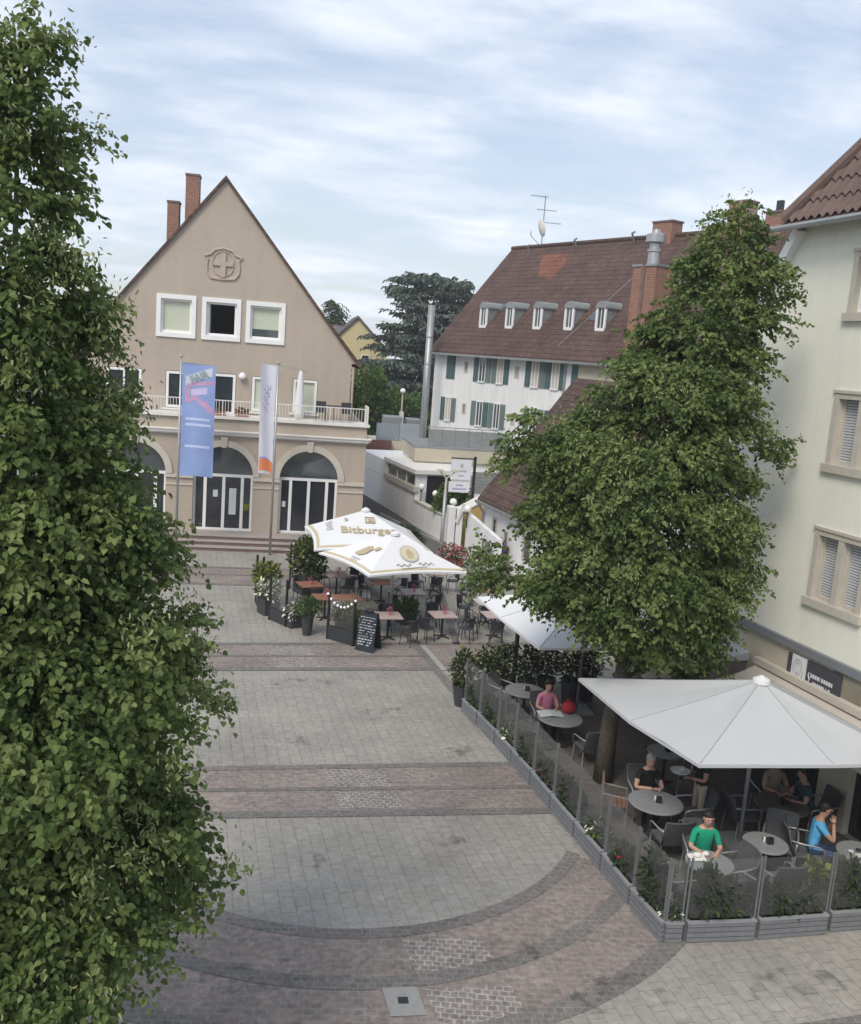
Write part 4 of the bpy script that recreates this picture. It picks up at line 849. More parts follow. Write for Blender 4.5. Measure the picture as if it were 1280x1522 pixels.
# shop signs on the wall
sg = T('shop_sign', 'white square panel with a grey emblem beside a dark lettered board under the grey belt', 'shop sign', (11,15,0), R(99))
MB().box(2.29,2.42,.02,.06,2.46,2.98).build('dark_end_board', mt_signd, sg)
p = MB().box(1.86,2.28,.02,.07,2.40,3.0).build('emblem_panel', mt_signw, sg)
b = MB(); b.tube([(2.07+.15*math.cos(t),.075,2.72+.22*math.sin(t)) for t in [2*math.pi*j/20 for j in range(21)]], .010, 5); b.tube([(2.07+.09*math.cos(t),.075,2.74+.13*math.sin(t)) for t in [2*math.pi*j/16 for j in range(17)]], .008, 5)
b.tube([(2.12,.075,2.62),(2.07,.075,2.68),(2.02,.075,2.58)], .014, 5); b.tube([(2.18,.075,2.48),(1.98,.075,2.48)], .01, 5); b.build('emblem', mt_logog, p)
p = MB().box(.88,1.84,.02,.06,2.44,3.0).build('lettered_board', mt_signd, sg)
for z, x0, x1 in ((2.73,1.07,1.70),(2.58,1.07,1.62)):
    b = MB(); x = x1
    while x > x0:
        wl = rnd.uniform(.03,.06); b.box(x-wl, x, .061, .066, z-.04, z+.04) if rnd.random() < .7 else b.box(x-.012, x, .061, .066, z-.045, z+.045); x -= wl+.018
    b.build('lettering', mt_signw, p)
b = MB(); b.tube([(1.74,.065,2.78),(1.77,.065,2.72),(1.72,.065,2.64),(1.76,.065,2.55)], .012, 5); b.build('lettering', mt_signw, p)
aw = T('wall_awning', 'beige fabric awning unrolled from the wall below the shop sign', 'awning', (11,15,0), R(99))
MB().grid(lambda u, v: (3.3-6.6*u, .05+1.15*v, 2.44-.34*v-.05*math.sin(math.pi*v)), 24, 6).build('fabric', M('beige_canvas', (.48,.44,.38), .9, .04), aw, smooth=True)
MB().box(-3.3,3.3,1.18,1.24,2.02,2.11).build('front_bar', mt_trimg, aw); MB().box(-3.35,3.35,.02,.18,2.44,2.58).build('cassette', mt_trimg, aw)
sb = T('wall_cabinet', 'grey brown cabinet with a pale sloping lid fixed to the wall beside the tree', 'cabinet', (11,15,0), R(99))
MB().prism([(3.75,.02,1.45),(3.75,.75,1.45),(3.75,.75,2.36),(3.75,.02,2.36)], (1.2,0,0)).build('cabinet_box', M('grey_brown_sheet', (.17,.155,.14), .7, .08), sb); MB().prism([(3.70,.02,2.362),(3.70,.80,2.362),(3.70,.80,2.40),(3.70,.02,2.56)], (1.3,0,0)).build('lid', mt_canvasg, sb)

# ------------------------------------------------------------------ far background
FH = T('yellow_house', 'pale yellow gabled house with a dark roof beyond the beige house', 'house', (6.2,90,0))
MB().prism([(-2.6,0,0),(2.9,0,0),(2.9,0,8.6),(.0,0,11.5),(-2.6,0,8.9)], (0,9,0)).build('wall', mt_yelhouse, FH)
b = MB()
for sg_, ex in ((-1,-2.9),(1,3.2)): b.prism([(0,-.2,11.55),(ex,-.2,11.55-abs(ex)*1.0),(ex,-.2,11.8-abs(ex)*1.0),(0,-.2,11.8)], (0,9.4,0))
fr0 = b.build('roof', mt_roofd, FH)
MB().prism([(-6,2,8.5),(0,2,8.5),(0,5,10.9),(-6,5,10.9)], (0,.3,0)).build('rear_wing_roof', mt_roofd, FH)
for x in (-.9,.9): framed(FH, x-.4, x+.4, 7.0, 8.2, 0, .08, mt_frame, mt_glassd, dep=.1)
FR = T('dark_roofed_house', 'house showing only a dark brown roof behind the right slope of the beige gable', 'house', (.2,72,0))
MB().box(-6,2.5,0,8,0,9.6).build('wall', mt_cream, FR); MB().prism([(-6.3,-.4,9.0),(-6.3,4,11.4),(-6.3,8.4,9.0)], (8.6,0,0)).build('roof', mt_roofd, FR); MB().box(1.6,2.2,1.5,2.1,9.5,11.4).build('chimney', mt_stonef, FR)

lamp2 = T('park_lamp', 'small white globe lamp on a slim pole in front of the dark cedar', 'lamp', (8.0,66,0))
MB().tube([(0,0,0),(0,0,5.75)], .06, 8).build('pole', mt_trimg, lamp2); MB().sphere((0,0,5.95), .2).build('globe', mt_globe, lamp2, smooth=True); MB().box(-.15,.15,-.15,.15,3.6,4.5).build('base_sleeve', mt_trimw, lamp2)

# ------------------------------------------------------------------ trees
def interp(tab, z): 
    a = np.array(tab, float); return np.interp(z, a[::-1, 0], a[::-1, 1])
def linden(nm, lab, x, y, tab_l, tab_r, seed, nspr, nleaf, ll, slen, trunk_h, rtr, ryf, lean=(0,0), bract=.08, npad=200, padr=.6, ycap=2.1, nlimb=16, extra=()):
    """tab_l / tab_r: (z, x) outlines relative to the trunk foot, top to bottom"""
    rng = np.random.default_rng(seed)
    t = T(nm, lab, 'tree', (x,y,0))
    zt, zb = tab_l[0][0], tab_l[-1][0]
    top = Vector((lean[0], lean[1], zt-.3))
    path = [Vector((0,0,0)), Vector((.02,0,trunk_h*.5)), Vector((lean[0]*.12,lean[1]*.1,trunk_h))]+[Vector((lean[0]*f**1.3, lean[1]*f, trunk_h+(zt-.4-trunk_h)*f)) for f in (.25,.5,.75,1)]
    b = MB(); b.tube(path, [rtr*1.25, rtr, rtr*.92, rtr*.66, rtr*.4, rtr*.16, .012], 10)
    for i in range(nlimb):
        z = trunk_h*.85+(zt-trunk_h)*.8*(i+.5)/nlimb; a = i*2.4; f = max(0, (z-trunk_h)/(zt-.4-trunk_h))
        c = Vector((lean[0]*f**1.3, lean[1]*f, z)); q = .5*(interp(tab_r, z)-interp(tab_l, z))*.75
        cx_ = .5*(interp(tab_r, z)+interp(tab_l, z)); e = Vector((cx_+math.cos(a)*q, math.sin(a)*min(q*ryf, ycap), z+.5*q))
        b.tube([c-Vector((0,0,.3)), (c+e)/2+Vector((0,0,.05)), e], [rtr*.35*(1-.6*f), rtr*.2*(1-.6*f), .012], 6)
    b.build('trunk', mt_bark, t, smooth=True)
    # branch pads over the outline, each a flattened clump of twigs, and a darker core of twigs behind them
    def outline(z): 
        xl, xr = interp(tab_l, z), interp(tab_r, z); rx = np.maximum((xr-xl)/2, .05); return (xl+xr)/2, rx, np.minimum(rx*ryf, ycap)
    def pick(m_, pw):
        z = zb+(zt-zb)*rng.random(m_*5); rx = outline(z)[1]; kp = rng.random(len(z)) < (rx/rx.max())**pw; return z[kp][:m_]
    zp_ = pick(npad, .65); cx_, rx, ry = outline(zp_); th = rng.random(len(zp_))*2*math.pi
    prad = padr*(.6+.75*rng.random(len(zp_)))*np.clip(rx/rx.max()*1.3, .38, 1.1)
    fr = 1-rng.random(len(zp_))**2*.30
    off = np.maximum(rx-prad*.62-slen*.25, .02)/np.maximum(rx, .05)
    PC = np.stack([cx_+np.cos(th)*rx*off*fr, np.sin(th)*ry*off*fr, zp_], 1); out = np.stack([np.cos(th), np.sin(th), 0*th], 1)
    if extra:
        ex = np.array(extra, float); PC = np.vstack([PC, ex[:, :3]]); prad = np.concatenate([prad, ex[:, 3]]); c_ = outline(ex[:, 2])[0]
        o2 = np.stack([ex[:, 0]-c_, ex[:, 1], 0*c_], 1); out = np.vstack([out, o2/np.linalg.norm(o2, axis=1, keepdims=True)]); zp_ = np.concatenate([zp_, ex[:, 2]])
    per = np.maximum((nspr*.78/len(zp_)*(prad/prad.mean())**1.6), 4).astype(int); idx = np.repeat(np.arange(len(zp_)), per); n = len(idx)
    v = rng.normal(size=(n, 3)); v /= np.linalg.norm(v, axis=1, keepdims=True); v *= (rng.random(n)**.45)[:, None]
    rad_ = prad[idx]; side = np.stack([-out[idx, 1], out[idx, 0], 0*rad_], 1)
    lo = v[:, 0]*rad_*.95; P = PC[idx]+out[idx]*lo[:, None]+side*(v[:, 1]*rad_)[:, None]; P[:, 2] += v[:, 2]*rad_*.36-.30*np.maximum(lo, 0)-.14*np.abs(v[:, 1])*rad_+.10*rad_
    D = out[idx]*.75+side*v[:, 1:2]*.9+rng.normal(0, .32, (n, 3)); D[:, 2] = v[:, 2]*.35+.05+rng.normal(0, .2, n)
    depth = v[:, 0]*.6+v[:, 2]*.6
    zc_ = pick(int(nspr*.13), 1.2); cx2, rx2, ry2 = outline(zc_); t2 = rng.random(len(zc_))*2*math.pi; f2 = np.sqrt(rng.random(len(zc_)))*.6
    P = np.vstack([P, np.stack([cx2+np.cos(t2)*rx2*f2, np.sin(t2)*ry2*f2, zc_], 1)]); D = np.vstack([D, np.stack([np.cos(t2), np.sin(t2), rng.normal(0, .3, len(t2))], 1)]); depth = np.concatenate([depth, np.full(len(t2), -1.)])
    fr = depth
    a = sprays(rng, P, D, nleaf, slen, ll, [.55, .45])
    pos, d, nr, ln, wdt, k = a
    # pale bracts and flowers hang below the leaves on the outer sprays
    ob = np.where((fr > .25) & (np.array([noise.noise(Vector((p[0]*.8+9, p[1]*.8, p[2]*.8))) for p in P]) > -.02))[0]; ob = rng.choice(ob, int(len(ob)*bract*3)) if len(ob) else ob
    nb = 12; bp = np.repeat(P[ob]+D[ob]/np.linalg.norm(D[ob], axis=1, keepdims=True)*slen*.5, nb, 0)+rng.normal(0, slen*.30, (len(ob)*nb, 3))
    bd = rng.normal(0, .5, bp.shape)+np.array([0, 0, -.7]); bn = rng.normal(0, 1, bp.shape)
    pos = np.vstack([pos, bp]); d = np.vstack([d, bd]); nr = np.vstack([nr, bn]); bl = ll*1.0*(.6+.6*rng.random(len(bp))); ln = np.concatenate([ln, bl]); wdt = np.concatenate([wdt, bl*.34]); k = np.concatenate([k, np.full(len(bp), 2)])
    leaves('crown', [mt_leaf, mt_leaf2, mt_bract], pos, d, nr, ln, wdt, k, t)
    return t
Rt = [(11.15,.42),(11.0,.40),(10.7,.44),(10.4,.48),(10.22,.70),(9.95,.54),(9.6,.58),(9.3,.68),(8.9,.86),(8.6,.98),(8.1,.98),(7.7,1.12),(7.3,1.25),(6.9,1.24),(6.6,1.40),(6.2,1.56),(5.7,1.62),(5.2,1.88),(4.9,1.65),(4.5,1.55),(4.3,1.84),(3.8,1.70),(3.4,1.96),(3.0,1.75),(2.7,1.45),(2.35,1.5),(2.05,.9)]
Lt = [(11.15,.22),(11.0,.16),(10.7,.06),(10.4,-.06),(10.1,-.2),(9.8,-.5),(9.4,-.75)]+[(z, -r*1.03) for z, r in Rt if z < 9.35]
linden('linden_tree', 'tall narrow linden tree with flowering leafy crown filling the left edge', -2.45, 8.6, Lt, Rt, 3, 13500, 14, .062, .30, 2.2, .17, 1.0, (.15,0), bract=.5, ycap=2.0, npad=290, padr=.56)
Ls = [(8.0,11.75),(7.65,11.1),(7.35,10.5),(7.1,10.0),(6.85,9.6),(6.6,9.3),(6.35,8.87),(6.05,8.5),(5.75,8.0),(5.4,7.5),(5.05,7.0),(4.9,6.5),(4.85,6.0),(4.8,5.5),(4.7,5.0),(4.6,4.6),(4.75,4.3),(5.0,4.1),(5.5,3.75),(6.0,3.45),(6.4,3.2),(7.0,2.9),(7.6,2.5)]
Rs = [(8.9,11.75),(9.1,11.2),(9.2,10.7),(9.35,10.33),(9.1,9.76),(8.95,9.32),(8.9,8.94),(9.0,8.54),(9.2,7.83),(9.0,7.5),(9.2,7.2),(9.2,6.65),(9.3,6.17),(9.35,5.59),(9.4,4.98),(9.3,4.67),(9.15,4.07),(9.0,3.27),(9.0,2.9),(8.7,2.5)]
linden('linden_tree', 'broad leaning linden tree growing between the umbrellas with its trunk in the cafe terrace', 6.9, 17.6, [(z, x-6.9) for x, z in Ls], [(z, x-6.9) for x, z in Rs], 11, 11500, 13, .082, .36, 2.6, .17, .9, (1.7,0), bract=.2, ycap=2.1, npad=215, padr=.64, extra=[(-2.15,-.1,.4+7.1,.34),(-2.3,0,7.05,.4),(-2.35,.1,6.6,.45),(-1.9,-.2,6.9,.4),(-2.7,-.1,4.3,.45),(-2.75,.1,4.75,.45),(-2.4,.3,4.2,.5),(2.65,-.1,7.2,.32),(2.85,0,7.3,.24),(2.5,0,7.1,.35),(2.35,0,10.2,.34),(2.6,.1,10.25,.22),(1.5,-.2,11.25,.36),(1.4,-.4,10.7,.5),(2.0,-.5,10.6,.5),(1.2,-.6,10.0,.55),(1.9,-.6,9.7,.55),(.7,-.8,9.4,.5),(1.6,-.7,9.0,.55),(.4,-.9,8.7,.55),(1.2,-.9,8.3,.55)])
# cedar: flat tiers
def cedar(nm, lab, x, y, zt, zb, rad, n, seed, needle=.42, mat=mt_cedar):
    rng = np.random.default_rng(seed); t = T(nm, lab, 'tree', (x,y,0))
    MB().tube([(0,0,0),(0,0,zt*.5),(.1,0,zt-1)], [.5,.35,.05], 8).build('trunk', mt_bark, t)
    PP, DD = [], []
    for i in range(n):
        z = zb+(zt-zb)*(i+rng.random())/n; f = (z-zb)/(zt-zb); rmax = rad*(1-.45*f**2.2)*(.55+.5*rng.random()); a = rng.random()*6.283
        m_ = int(30*rmax/rad)+8
        q = rmax*np.sqrt(rng.random(m_)); sp = a+rng.normal(0, .30, m_)
        PP.append(np.stack([np.cos(sp)*q, np.sin(sp)*q, z+.10*q-.012*q**2+rng.normal(0, .10, m_)], 1)); DD.append(np.stack([np.cos(sp)+rng.normal(0, .3, m_), np.sin(sp)+rng.normal(0, .3, m_), rng.normal(.05, .12, m_)], 1))
    P, D = np.vstack(PP), np.vstack(DD)
    pos, d, nr, ln, wd, k = sprays(rng, P, D, 10, .9, needle, [1.0], droop=.15)
    leaves('crown', [mat], pos, d, nr, ln, wd*.45, None, t)
cedar('cedar_tree', 'large dark blue green cedar with flat tiers beyond the flue pipe', 12.0, 82, 15.0, 1.5, 6.4, 150, 5)
for i, (x, h, lb_) in enumerate(((4.05,13.6,'left one of two small dark spruce tops behind the beige gable'),(4.75,13.3,'right one of two small dark spruce tops behind the beige gable'))):
    t = T('spruce_tree', lb_, 'tree', (x,100,0), 0, 'spruce tops behind the gable'); rng = np.random.default_rng(i)
    MB().tube([(0,0,0),(0,0,h)], [.25,.03], 6).build('trunk', mt_bark, t)
    z = h-7*rng.random(170); r_ = (h-z)*.22+.1; a = rng.random(170)*6.28
    P = np.stack([np.cos(a)*r_*.4, np.sin(a)*r_*.4, z], 1); D = np.stack([np.cos(a), np.sin(a), -.2+0*a], 1)
    pos, d, nr, ln, wd, k = sprays(rng, P, D, 10, 1.0, .3, [1.0], droop=.3); leaves('crown', [mt_box], pos, d, nr, ln, wd*.5, None, t)
for i, (x, y, h, r_, lb_) in enumerate(((5.6,66,7.4,1.7,'bright green deciduous bush beside the right corner of the beige house'),(8.4,72,5.6,2.2,'low green bushes at the foot of the dark cedar'))):
    t = T('green_bush', lb_, 'bush', (x,y,0)); MB().tube([(0,0,0),(0,0,h*.6)], .1, 6).build('stem', mt_bark, t)
    ball_plant('foliage', [mt_bush, mt_leaf], t, (0,0,h*.58), (r_,r_,h*.43), 5200, .32, 20+i, [.75,.25], 1.4)
t = T('mixed_shrubs', 'bank of dark shrubs behind the roof units between the houses', 'shrubs', (11.0,70,0))
ball_plant('foliage', [mt_box, mt_leaf], t, (0,0,1.6), (7,1.5,2.6), 6000, .34, 31, [.6,.4], 1.4)

# ------------------------------------------------------------------ people
def person(lab, loc, rotz, shirt, legs, skin, hair, arms='table', stand=False, sleeve=.5, hairlen=.0, lean=.06, shorts=False, headtilt=.04, apron=None):
    t = T('person', lab, 'person', loc, rotz)
    zp = .92 if stand else .52
    J = {}; r = {}
    def add(n, p, rr): J[n] = Vector(p); r[n] = rr
    add('pel', (0,0,zp), (.155,.115)); add('bel', (0,.01+lean*.4,zp+.17), (.142,.108)); add('che', (0,lean*.8,zp+.36), (.165,.115)); add('shc', (0,lean,zp+.49), (.11,.09)); add('nec', (0,lean+.015,zp+.575), (.054,.056)); add('hd1', (0,lean+.03+headtilt,zp+.665), (.072,.085)); add('hd2', (0,lean+.03+headtilt*1.3,zp+.755), (.076,.094)); add('hd3', (0,lean+.02+headtilt*1.3,zp+.815), (.05,.06))
    E = [('pel','bel'),('bel','che'),('che','shc'),('shc','nec'),('nec','hd1'),('hd1','hd2'),('hd2','hd3')]
    hands = []
    for s, S in ((-1,'l'),(1,'r')):
        sh = Vector((s*.175, lean, zp+.46))
        if arms == 'table': el, wr = (s*.25, lean+.10, zp+.22), (s*.13, lean+.33, zp+.25)
        elif arms == 'face': el, wr = (s*.23, lean+.22, zp+.25), (s*.06, lean+.22, zp+.52)
        elif arms == 'tray': el, wr = (s*.23, lean+.06, zp+.17), (s*.17, lean+.30, zp+.22)
        elif arms == 'cross': el, wr = (s*.26, lean+.12, zp+.20), (-s*.02, lean+.30, zp+.24+.03*s)
        else: el, wr = (s*.24, lean-.02, zp+.18), (s*.24, lean+.08, zp-.05)
        add('sh'+S, sh, (.066,.066)); add('el'+S, el, (.045,.045)); add('wr'+S, wr, (.029,.029))
        E += [('shc','sh'+S),('sh'+S,'el'+S),('el'+S,'wr'+S)]; hands.append((Vector(el), Vector(wr), s))
        if stand: kn, an, to = (s*.10,.02,.50), (s*.10,-.02,.09), (s*.11,.13,.04)
        else: kn, an, to = (s*.12,.43,.50), (s*.12,.44,.10), (s*.12,.58,.045)
        add('hp'+S, (s*.085,.02 if not stand else 0,zp-.04), (.09,.09)); add('kn'+S, kn, (.058,.058)); add('an'+S, an, (.04,.04)); add('to'+S, to, (.036,.032))
        E += [('pel','hp'+S),('hp'+S,'kn'+S),('kn'+S,'an'+S),('an'+S,'to'+S)]
    names = list(J); me = bpy.data.meshes.new('tmp'); me.from_pydata([J[n] for n in names], [(names.index(a), names.index(b)) for a, b in E], [])
    o = bpy.data.objects.new('tmp', me); C.objects.link(o)
    mod = o.modifiers.new('skin', 'SKIN'); mod.use_smooth_shade = True
    for i, n in enumerate(names):
        sv = me.skin_vertices[0].data[i]; sv.radius = r[n]; sv.use_root = (n == 'pel')
    sb_ = o.modifiers.new('sub', 'SUBSURF'); sb_.levels = 2; sb_.render_levels = 2
    dg = bpy.context.evaluated_depsgraph_get(); bm_ = bpy.data.meshes.new_from_object(o.evaluated_get(dg)); bpy.data.objects.remove(o)
    bm_.name = 'body'; bm_.materials.clear()
    for q in (shirt, legs, skin, mt_shoe): bm_.materials.append(q)
    segs = [(Vector(J['sh'+S]), Vector(J['el'+S]), Vector(J['wr'+S])) for S in 'lr']
    for p in bm_.polygons:
        c = p.center; k = 0
        if c.z > zp+.535 and abs(c.x) < .12: k = 2
        elif c.z < .085: k = 3
        else:
            arm = False
            for sh, el, wr in segs:
                d1 = (c-(sh+(el-sh)*max(0,min(1,(c-sh).dot(el-sh)/(el-sh).length_squared)))).length
                d2 = (c-(el+(wr-el)*max(0,min(1,(c-el).dot(wr-el)/(wr-el).length_squared)))).length
                tt = (c-sh).dot(el-sh)/(el-sh).length_squared
                if d2 < .062 and d2 < d1 and c.z > .6: arm = True; k = 2 if sleeve < .9 else 0
                elif d1 < .075 and tt > sleeve and abs(c.x) > .19: arm = True; k = 2 if sleeve < .9 else 0
            if not arm and (c.z < zp+.03 or (not stand and c.y > .17 and c.z < .66)):
                k = 1
                if shorts and c.z < .47: k = 2
        p.material_index = k
    bo = bpy.data.objects.new('body', bm_); C.objects.link(bo); bo.parent = t
    hc = J['hd2']
    b = MB(); b.sphere((0, hc.y-.030, hc.z+.034), (.090,.100,.080), 14, 9); b.sphere((0, hc.y-.05, hc.z-.01), (.084,.075,.075), 12, 8)
    if hairlen: b.sphere((0, hc.y-.05, hc.z-.06-hairlen*.4), (.082,.06,.09+hairlen*.4), 12, 8)
    hb = b.build('hair', hair, t, smooth=True)
    dt = hb.modifiers.new('wave', 'DISPLACE'); tx = bpy.data.textures.new('hairnoise', 'CLOUDS'); tx.noise_scale = .03; dt.texture = tx; dt.strength = .022
    f = MB(); fy = hc.y+.088
    f.sphere((0, fy+.008, hc.z-.035), (.013,.018,.02), 8, 6, 0)
    for s in (-1,1): f.sphere((s*.03, fy-.004, hc.z-.008), (.011,.008,.008), 8, 6, 1); f.sphere((s*.078, hc.y+.0, hc.z-.025), (.012,.02,.03), 8, 6, 0)
    f.sphere((0, fy-.012, hc.z-.075), (.024,.008,.007), 8, 6, 2)
    f.build('face', [skin, mt_shoe, mt_pink], t, smooth=True)
    for el, wr, s in hands:
        d = (wr-el).normalized(); q = d.to_track_quat('Y', 'Z').to_matrix().to_4x4(); q.translation = wr
        h = MB(); h.sphere((0,.05,0), (.04,.055,.017), 12, 8)
        for i, (fx, fl) in enumerate(((-.03,.062),(-.010,.074),(.010,.069),(.029,.054))): h.tube([(fx,.085,0),(fx*1.1,.085+fl*.5,-.012),(fx*1.1,.085+fl*.85,-.038)], [.0095,.0088,.007], 6)
        h.tube([(-s*.032,.025,0),(-s*.058,.055,-.008),(-s*.055,.085,-.02)], [.012,.010,.008], 6)
        ho = h.build('hand', skin, t, smooth=True); ho.matrix_local = q
    if apron: MB().grid(lambda u, v: (-.19+.38*u, .145+.03*math.sin(math.pi*u)-.02*v, zp+.12-.5*v), 8, 6).build('apron', apron, t, smooth=True)
    return t
mt_shpink = M('pink_shirt', (.60,.22,.33), .85, .08, 8, .9, 13); mt_shblk = M('black_top', (.012,.012,.014), .85, .1); mt_shgrn = M('green_shirt', (.012,.30,.17), .85, .1, 8, .9, 13)
mt_shblue = M('light_blue_shirt', (.10,.36,.62), .85, .1, 8, .9, 13); mt_shtan = M('tan_top', (.25,.20,.14), .85, .1, 8, .9, 13); mt_shteal = M('dark_teal_top', (.03,.06,.065), .85, .1)
mt_short = M('beige_shorts', (.40,.33,.25), .85, .08, 8, .9, 13); mt_jean = M('blue_jeans', (.06,.09,.16), .85, .1); mt_dktr = M('dark_trousers', (.025,.025,.03), .85, .1)
mt_hgrey = M('grey_hair', (.34,.335,.33), .8, .15, 30); mt_hdark = M('dark_hair', (.02,.015,.012), .6, .2, 30); mt_hbrown = M('brown_hair', (.05,.03,.02), .6, .2, 30)
PI = math.pi
person('person in a pink top sitting behind a round table and reading a paper', (6.25,19.98,0), PI, mt_shpink, mt_dktr, mt_skin, mt_hdark)
person('grey haired person in black sitting behind a round table with arms folded', (7.16,16.0,0), PI-.1, mt_shblk, mt_dktr, mt_skin, mt_hgrey, arms='cross', hairlen=.02)
person('person in a green shirt sitting at the small round table at the terrace corner', (7.30,13.80,0), PI-.2, mt_shgrn, mt_dktr, mt_skin, mt_hdark, sleeve=.75, lean=.10, hairlen=.03)
person('standing waiter in a dark top and beige shorts carrying a tray under the umbrella', (8.05,15.55,0), PI*.5+.1, mt_shblk, mt_short, mt_skin2, mt_hdark, arms='tray', stand=True, shorts=True, lean=.02)
person('person in a light blue shirt sitting turned right with hands at the mouth', (9.42,14.0,0), -PI*.62, mt_shblue, mt_jean, mt_skin2, mt_hdark, arms='face', lean=.10)
person('person in a tan top sitting in the shade at the back table', (9.72,15.95,0), PI, mt_shtan, mt_dktr, mt_skin2, mt_hbrown, hairlen=.1)
person('person in dark teal leaning over the right end of the back table', (10.25,15.35,0), PI*.5, mt_shteal, mt_dktr, mt_skin2, mt_hdark, lean=.22)
person('dark haired person sitting far back behind the tree trunk near the wall', (8.85,21.2,0), PI, mt_shteal, mt_dktr, mt_skin, mt_hbrown)
def putdown(nm, lab, cat, loc, mb, mat, smooth=False, rotz=0): return tag(mb.build(nm, mat, None, smooth, loc, rotz), lab, cat)
putdown('serving_tray', 'tray of dishes in the hands of the standing waiter', 'tray', (7.62,15.6,1.16), MB().lathe([(.17,0),(.19,.02),(.185,.022),(.165,.006)], n=18).lathe([(.05,.01),(.06,.06)], (.05,.04,0), 10).lathe([(.06,.01),(.08,.04)], (-.07,-.03,0), 10), mt_trimw)
putdown('newspaper', 'open pale newspaper on the table of the person in pink', 'newspaper', (6.18,19.35,.765), MB().quad((-.28,-.2,0),(0,-.2,.03),(0,.18,.03),(-.28,.18,0)).quad((0,-.2,.03),(.28,-.2,0),(.28,.18,0),(0,.18,.03)), mt_poster)
putdown('red_bag', 'slouching red bag on the table beside the person in pink', 'bag', (6.62,19.42,.765), MB().sphere((0,0,.13), (.17,.14,.15)).tube([(-.1,0,.24),(0,0,.36),(.1,0,.24)], .012, 6), mt_red, True)
putdown('white_papers', 'crumpled white papers and a napkin in front of the person in green', 'papers', (7.0,13.25,.765), MB().quad((-.2,-.1,0),(.06,-.14,.02),(.08,.1,.03),(-.18,.12,.005)).sphere((.12,.05,.04), (.06,.05,.04), 8, 6).sphere((-.05,.0,.05), (.08,.06,.04), 8, 6), mt_trimw)

# ------------------------------------------------------------------ cafe terrace on the right: planter fence
def planter(Lh, kind, seed, lab, loc, rotz, smoky=False, low=False):
    t = T('planter', lab, 'planter', loc, rotz, 'grey planters with glass screens around the cafe terrace')
    b = MB(); hh = .34; dpt = .38
    b.box(.03, Lh-.03, 0, .03, .015, hh-.02); b.box(.03, Lh-.03, dpt-.03, dpt, .015, hh-.02); b.box(.03, .06, .03, dpt-.03, .015, hh-.02); b.box(Lh-.06, Lh-.03, .03, dpt-.03, .015, hh-.02)
    b.build('planter_box', mt_planter, t)
    r_ = MB(); r_.box(.02, Lh-.02, -.012, .045, hh-.02, hh+.01); r_.box(.02, Lh-.02, dpt-.045, dpt+.01, hh-.02, hh+.01); r_.box(.02,.07,.045,dpt-.045,hh-.02,hh+.01); r_.box(Lh-.07,Lh-.02,.045,dpt-.045,hh-.02,hh+.01)
    r_.build('rim', mt_planter_top, t)
    MB().box(.07, Lh-.07, .045, dpt-.045, .1, hh-.05).build('soil', mt_soil, t)
    for x in (0, Lh-.045): MB().box(x, x+.03, .064, .094, 0, 1.36).build('post', mt_postd, t)
    MB().quad((.045,.079,hh+.02),(Lh-.05,.079,hh+.02),(Lh-.05,.079,1.33),(.045,.079,1.33)).build('glass_panel', mt_glass2 if smoky else mt_glass, t)
    if kind == 'none': return t
    mats, p, hgt, n, ll = {'herb': ([mt_herb, mt_box], [.7,.3], .34, 420, .10), 'tall': ([mt_box, mt_herb], [.6,.4], .62, 560, .11), 'flower': ([mt_herb, mt_wflow, mt_yel], [.62,.2,.18], .28, 420, .085), 'red': ([mt_herb, mt_box, mt_red], [.55,.35,.1], .36, 440, .10)}[kind]
    ball_plant('planting', mats, t, (Lh/2,.21,hh+hgt*.35), (Lh*.44,.17,hgt*.62), int(n*.75), ll, seed, p)
    if kind in ('tall','herb'):
        ball_plant('planting', mats, t, (Lh*.3,.2,hh+hgt*.8), (.16,.13,hgt*.55), 180, ll, seed+50, p)
    return t
JT = [(4.54,21.33),(4.75,20.44),(4.95,19.39),(5.09,18.40),(5.25,17.37),(5.38,16.34),(5.53,15.27),(5.68,14.18),(5.80,13.12),(5.96,12.14)]
wh = ['farthest of the side row, beside the laurels','second from the far end of the side row','third from the far end of the side row','fourth from the far end, beside the pink top','middle of the side row, left of the tree trunk','fifth from the front corner of the side row','third from the front corner, where the curved cobbles meet it' ,'second from the front corner of the side row','end of the side row at the front corner']
kinds = ['herb','herb','flower','herb','red','herb','flower','red','tall']
for i in range(9):
    (x0,y0),(x1,y1) = JT[i], JT[i+1]
    planter(math.hypot(x1-x0,y1-y0)-.01, kinds[i], 60+i, 'grey planter with glass screen, '+wh[i], (x0,y0,0), math.atan2(y1-y0,x1-x0), smoky=i >= 4)
planter(.33, 'flower', 75, 'short slatted corner planter with white flowers at the front corner', (5.99,12.14,0), 0, True)
planter(1.17, 'tall', 76, 'grey planter with a tall bush in front of the person in green', (6.34,12.14,0), R(.8), True)
planter(1.25, 'herb', 77, 'grey planter with low grassy greens, second along the front from the corner', (7.53,12.17,0), R(4), True)
planter(1.3, 'tall', 78, 'grey planter with dark bushes cut off by the right picture edge', (8.82,12.31,0), R(4), True)

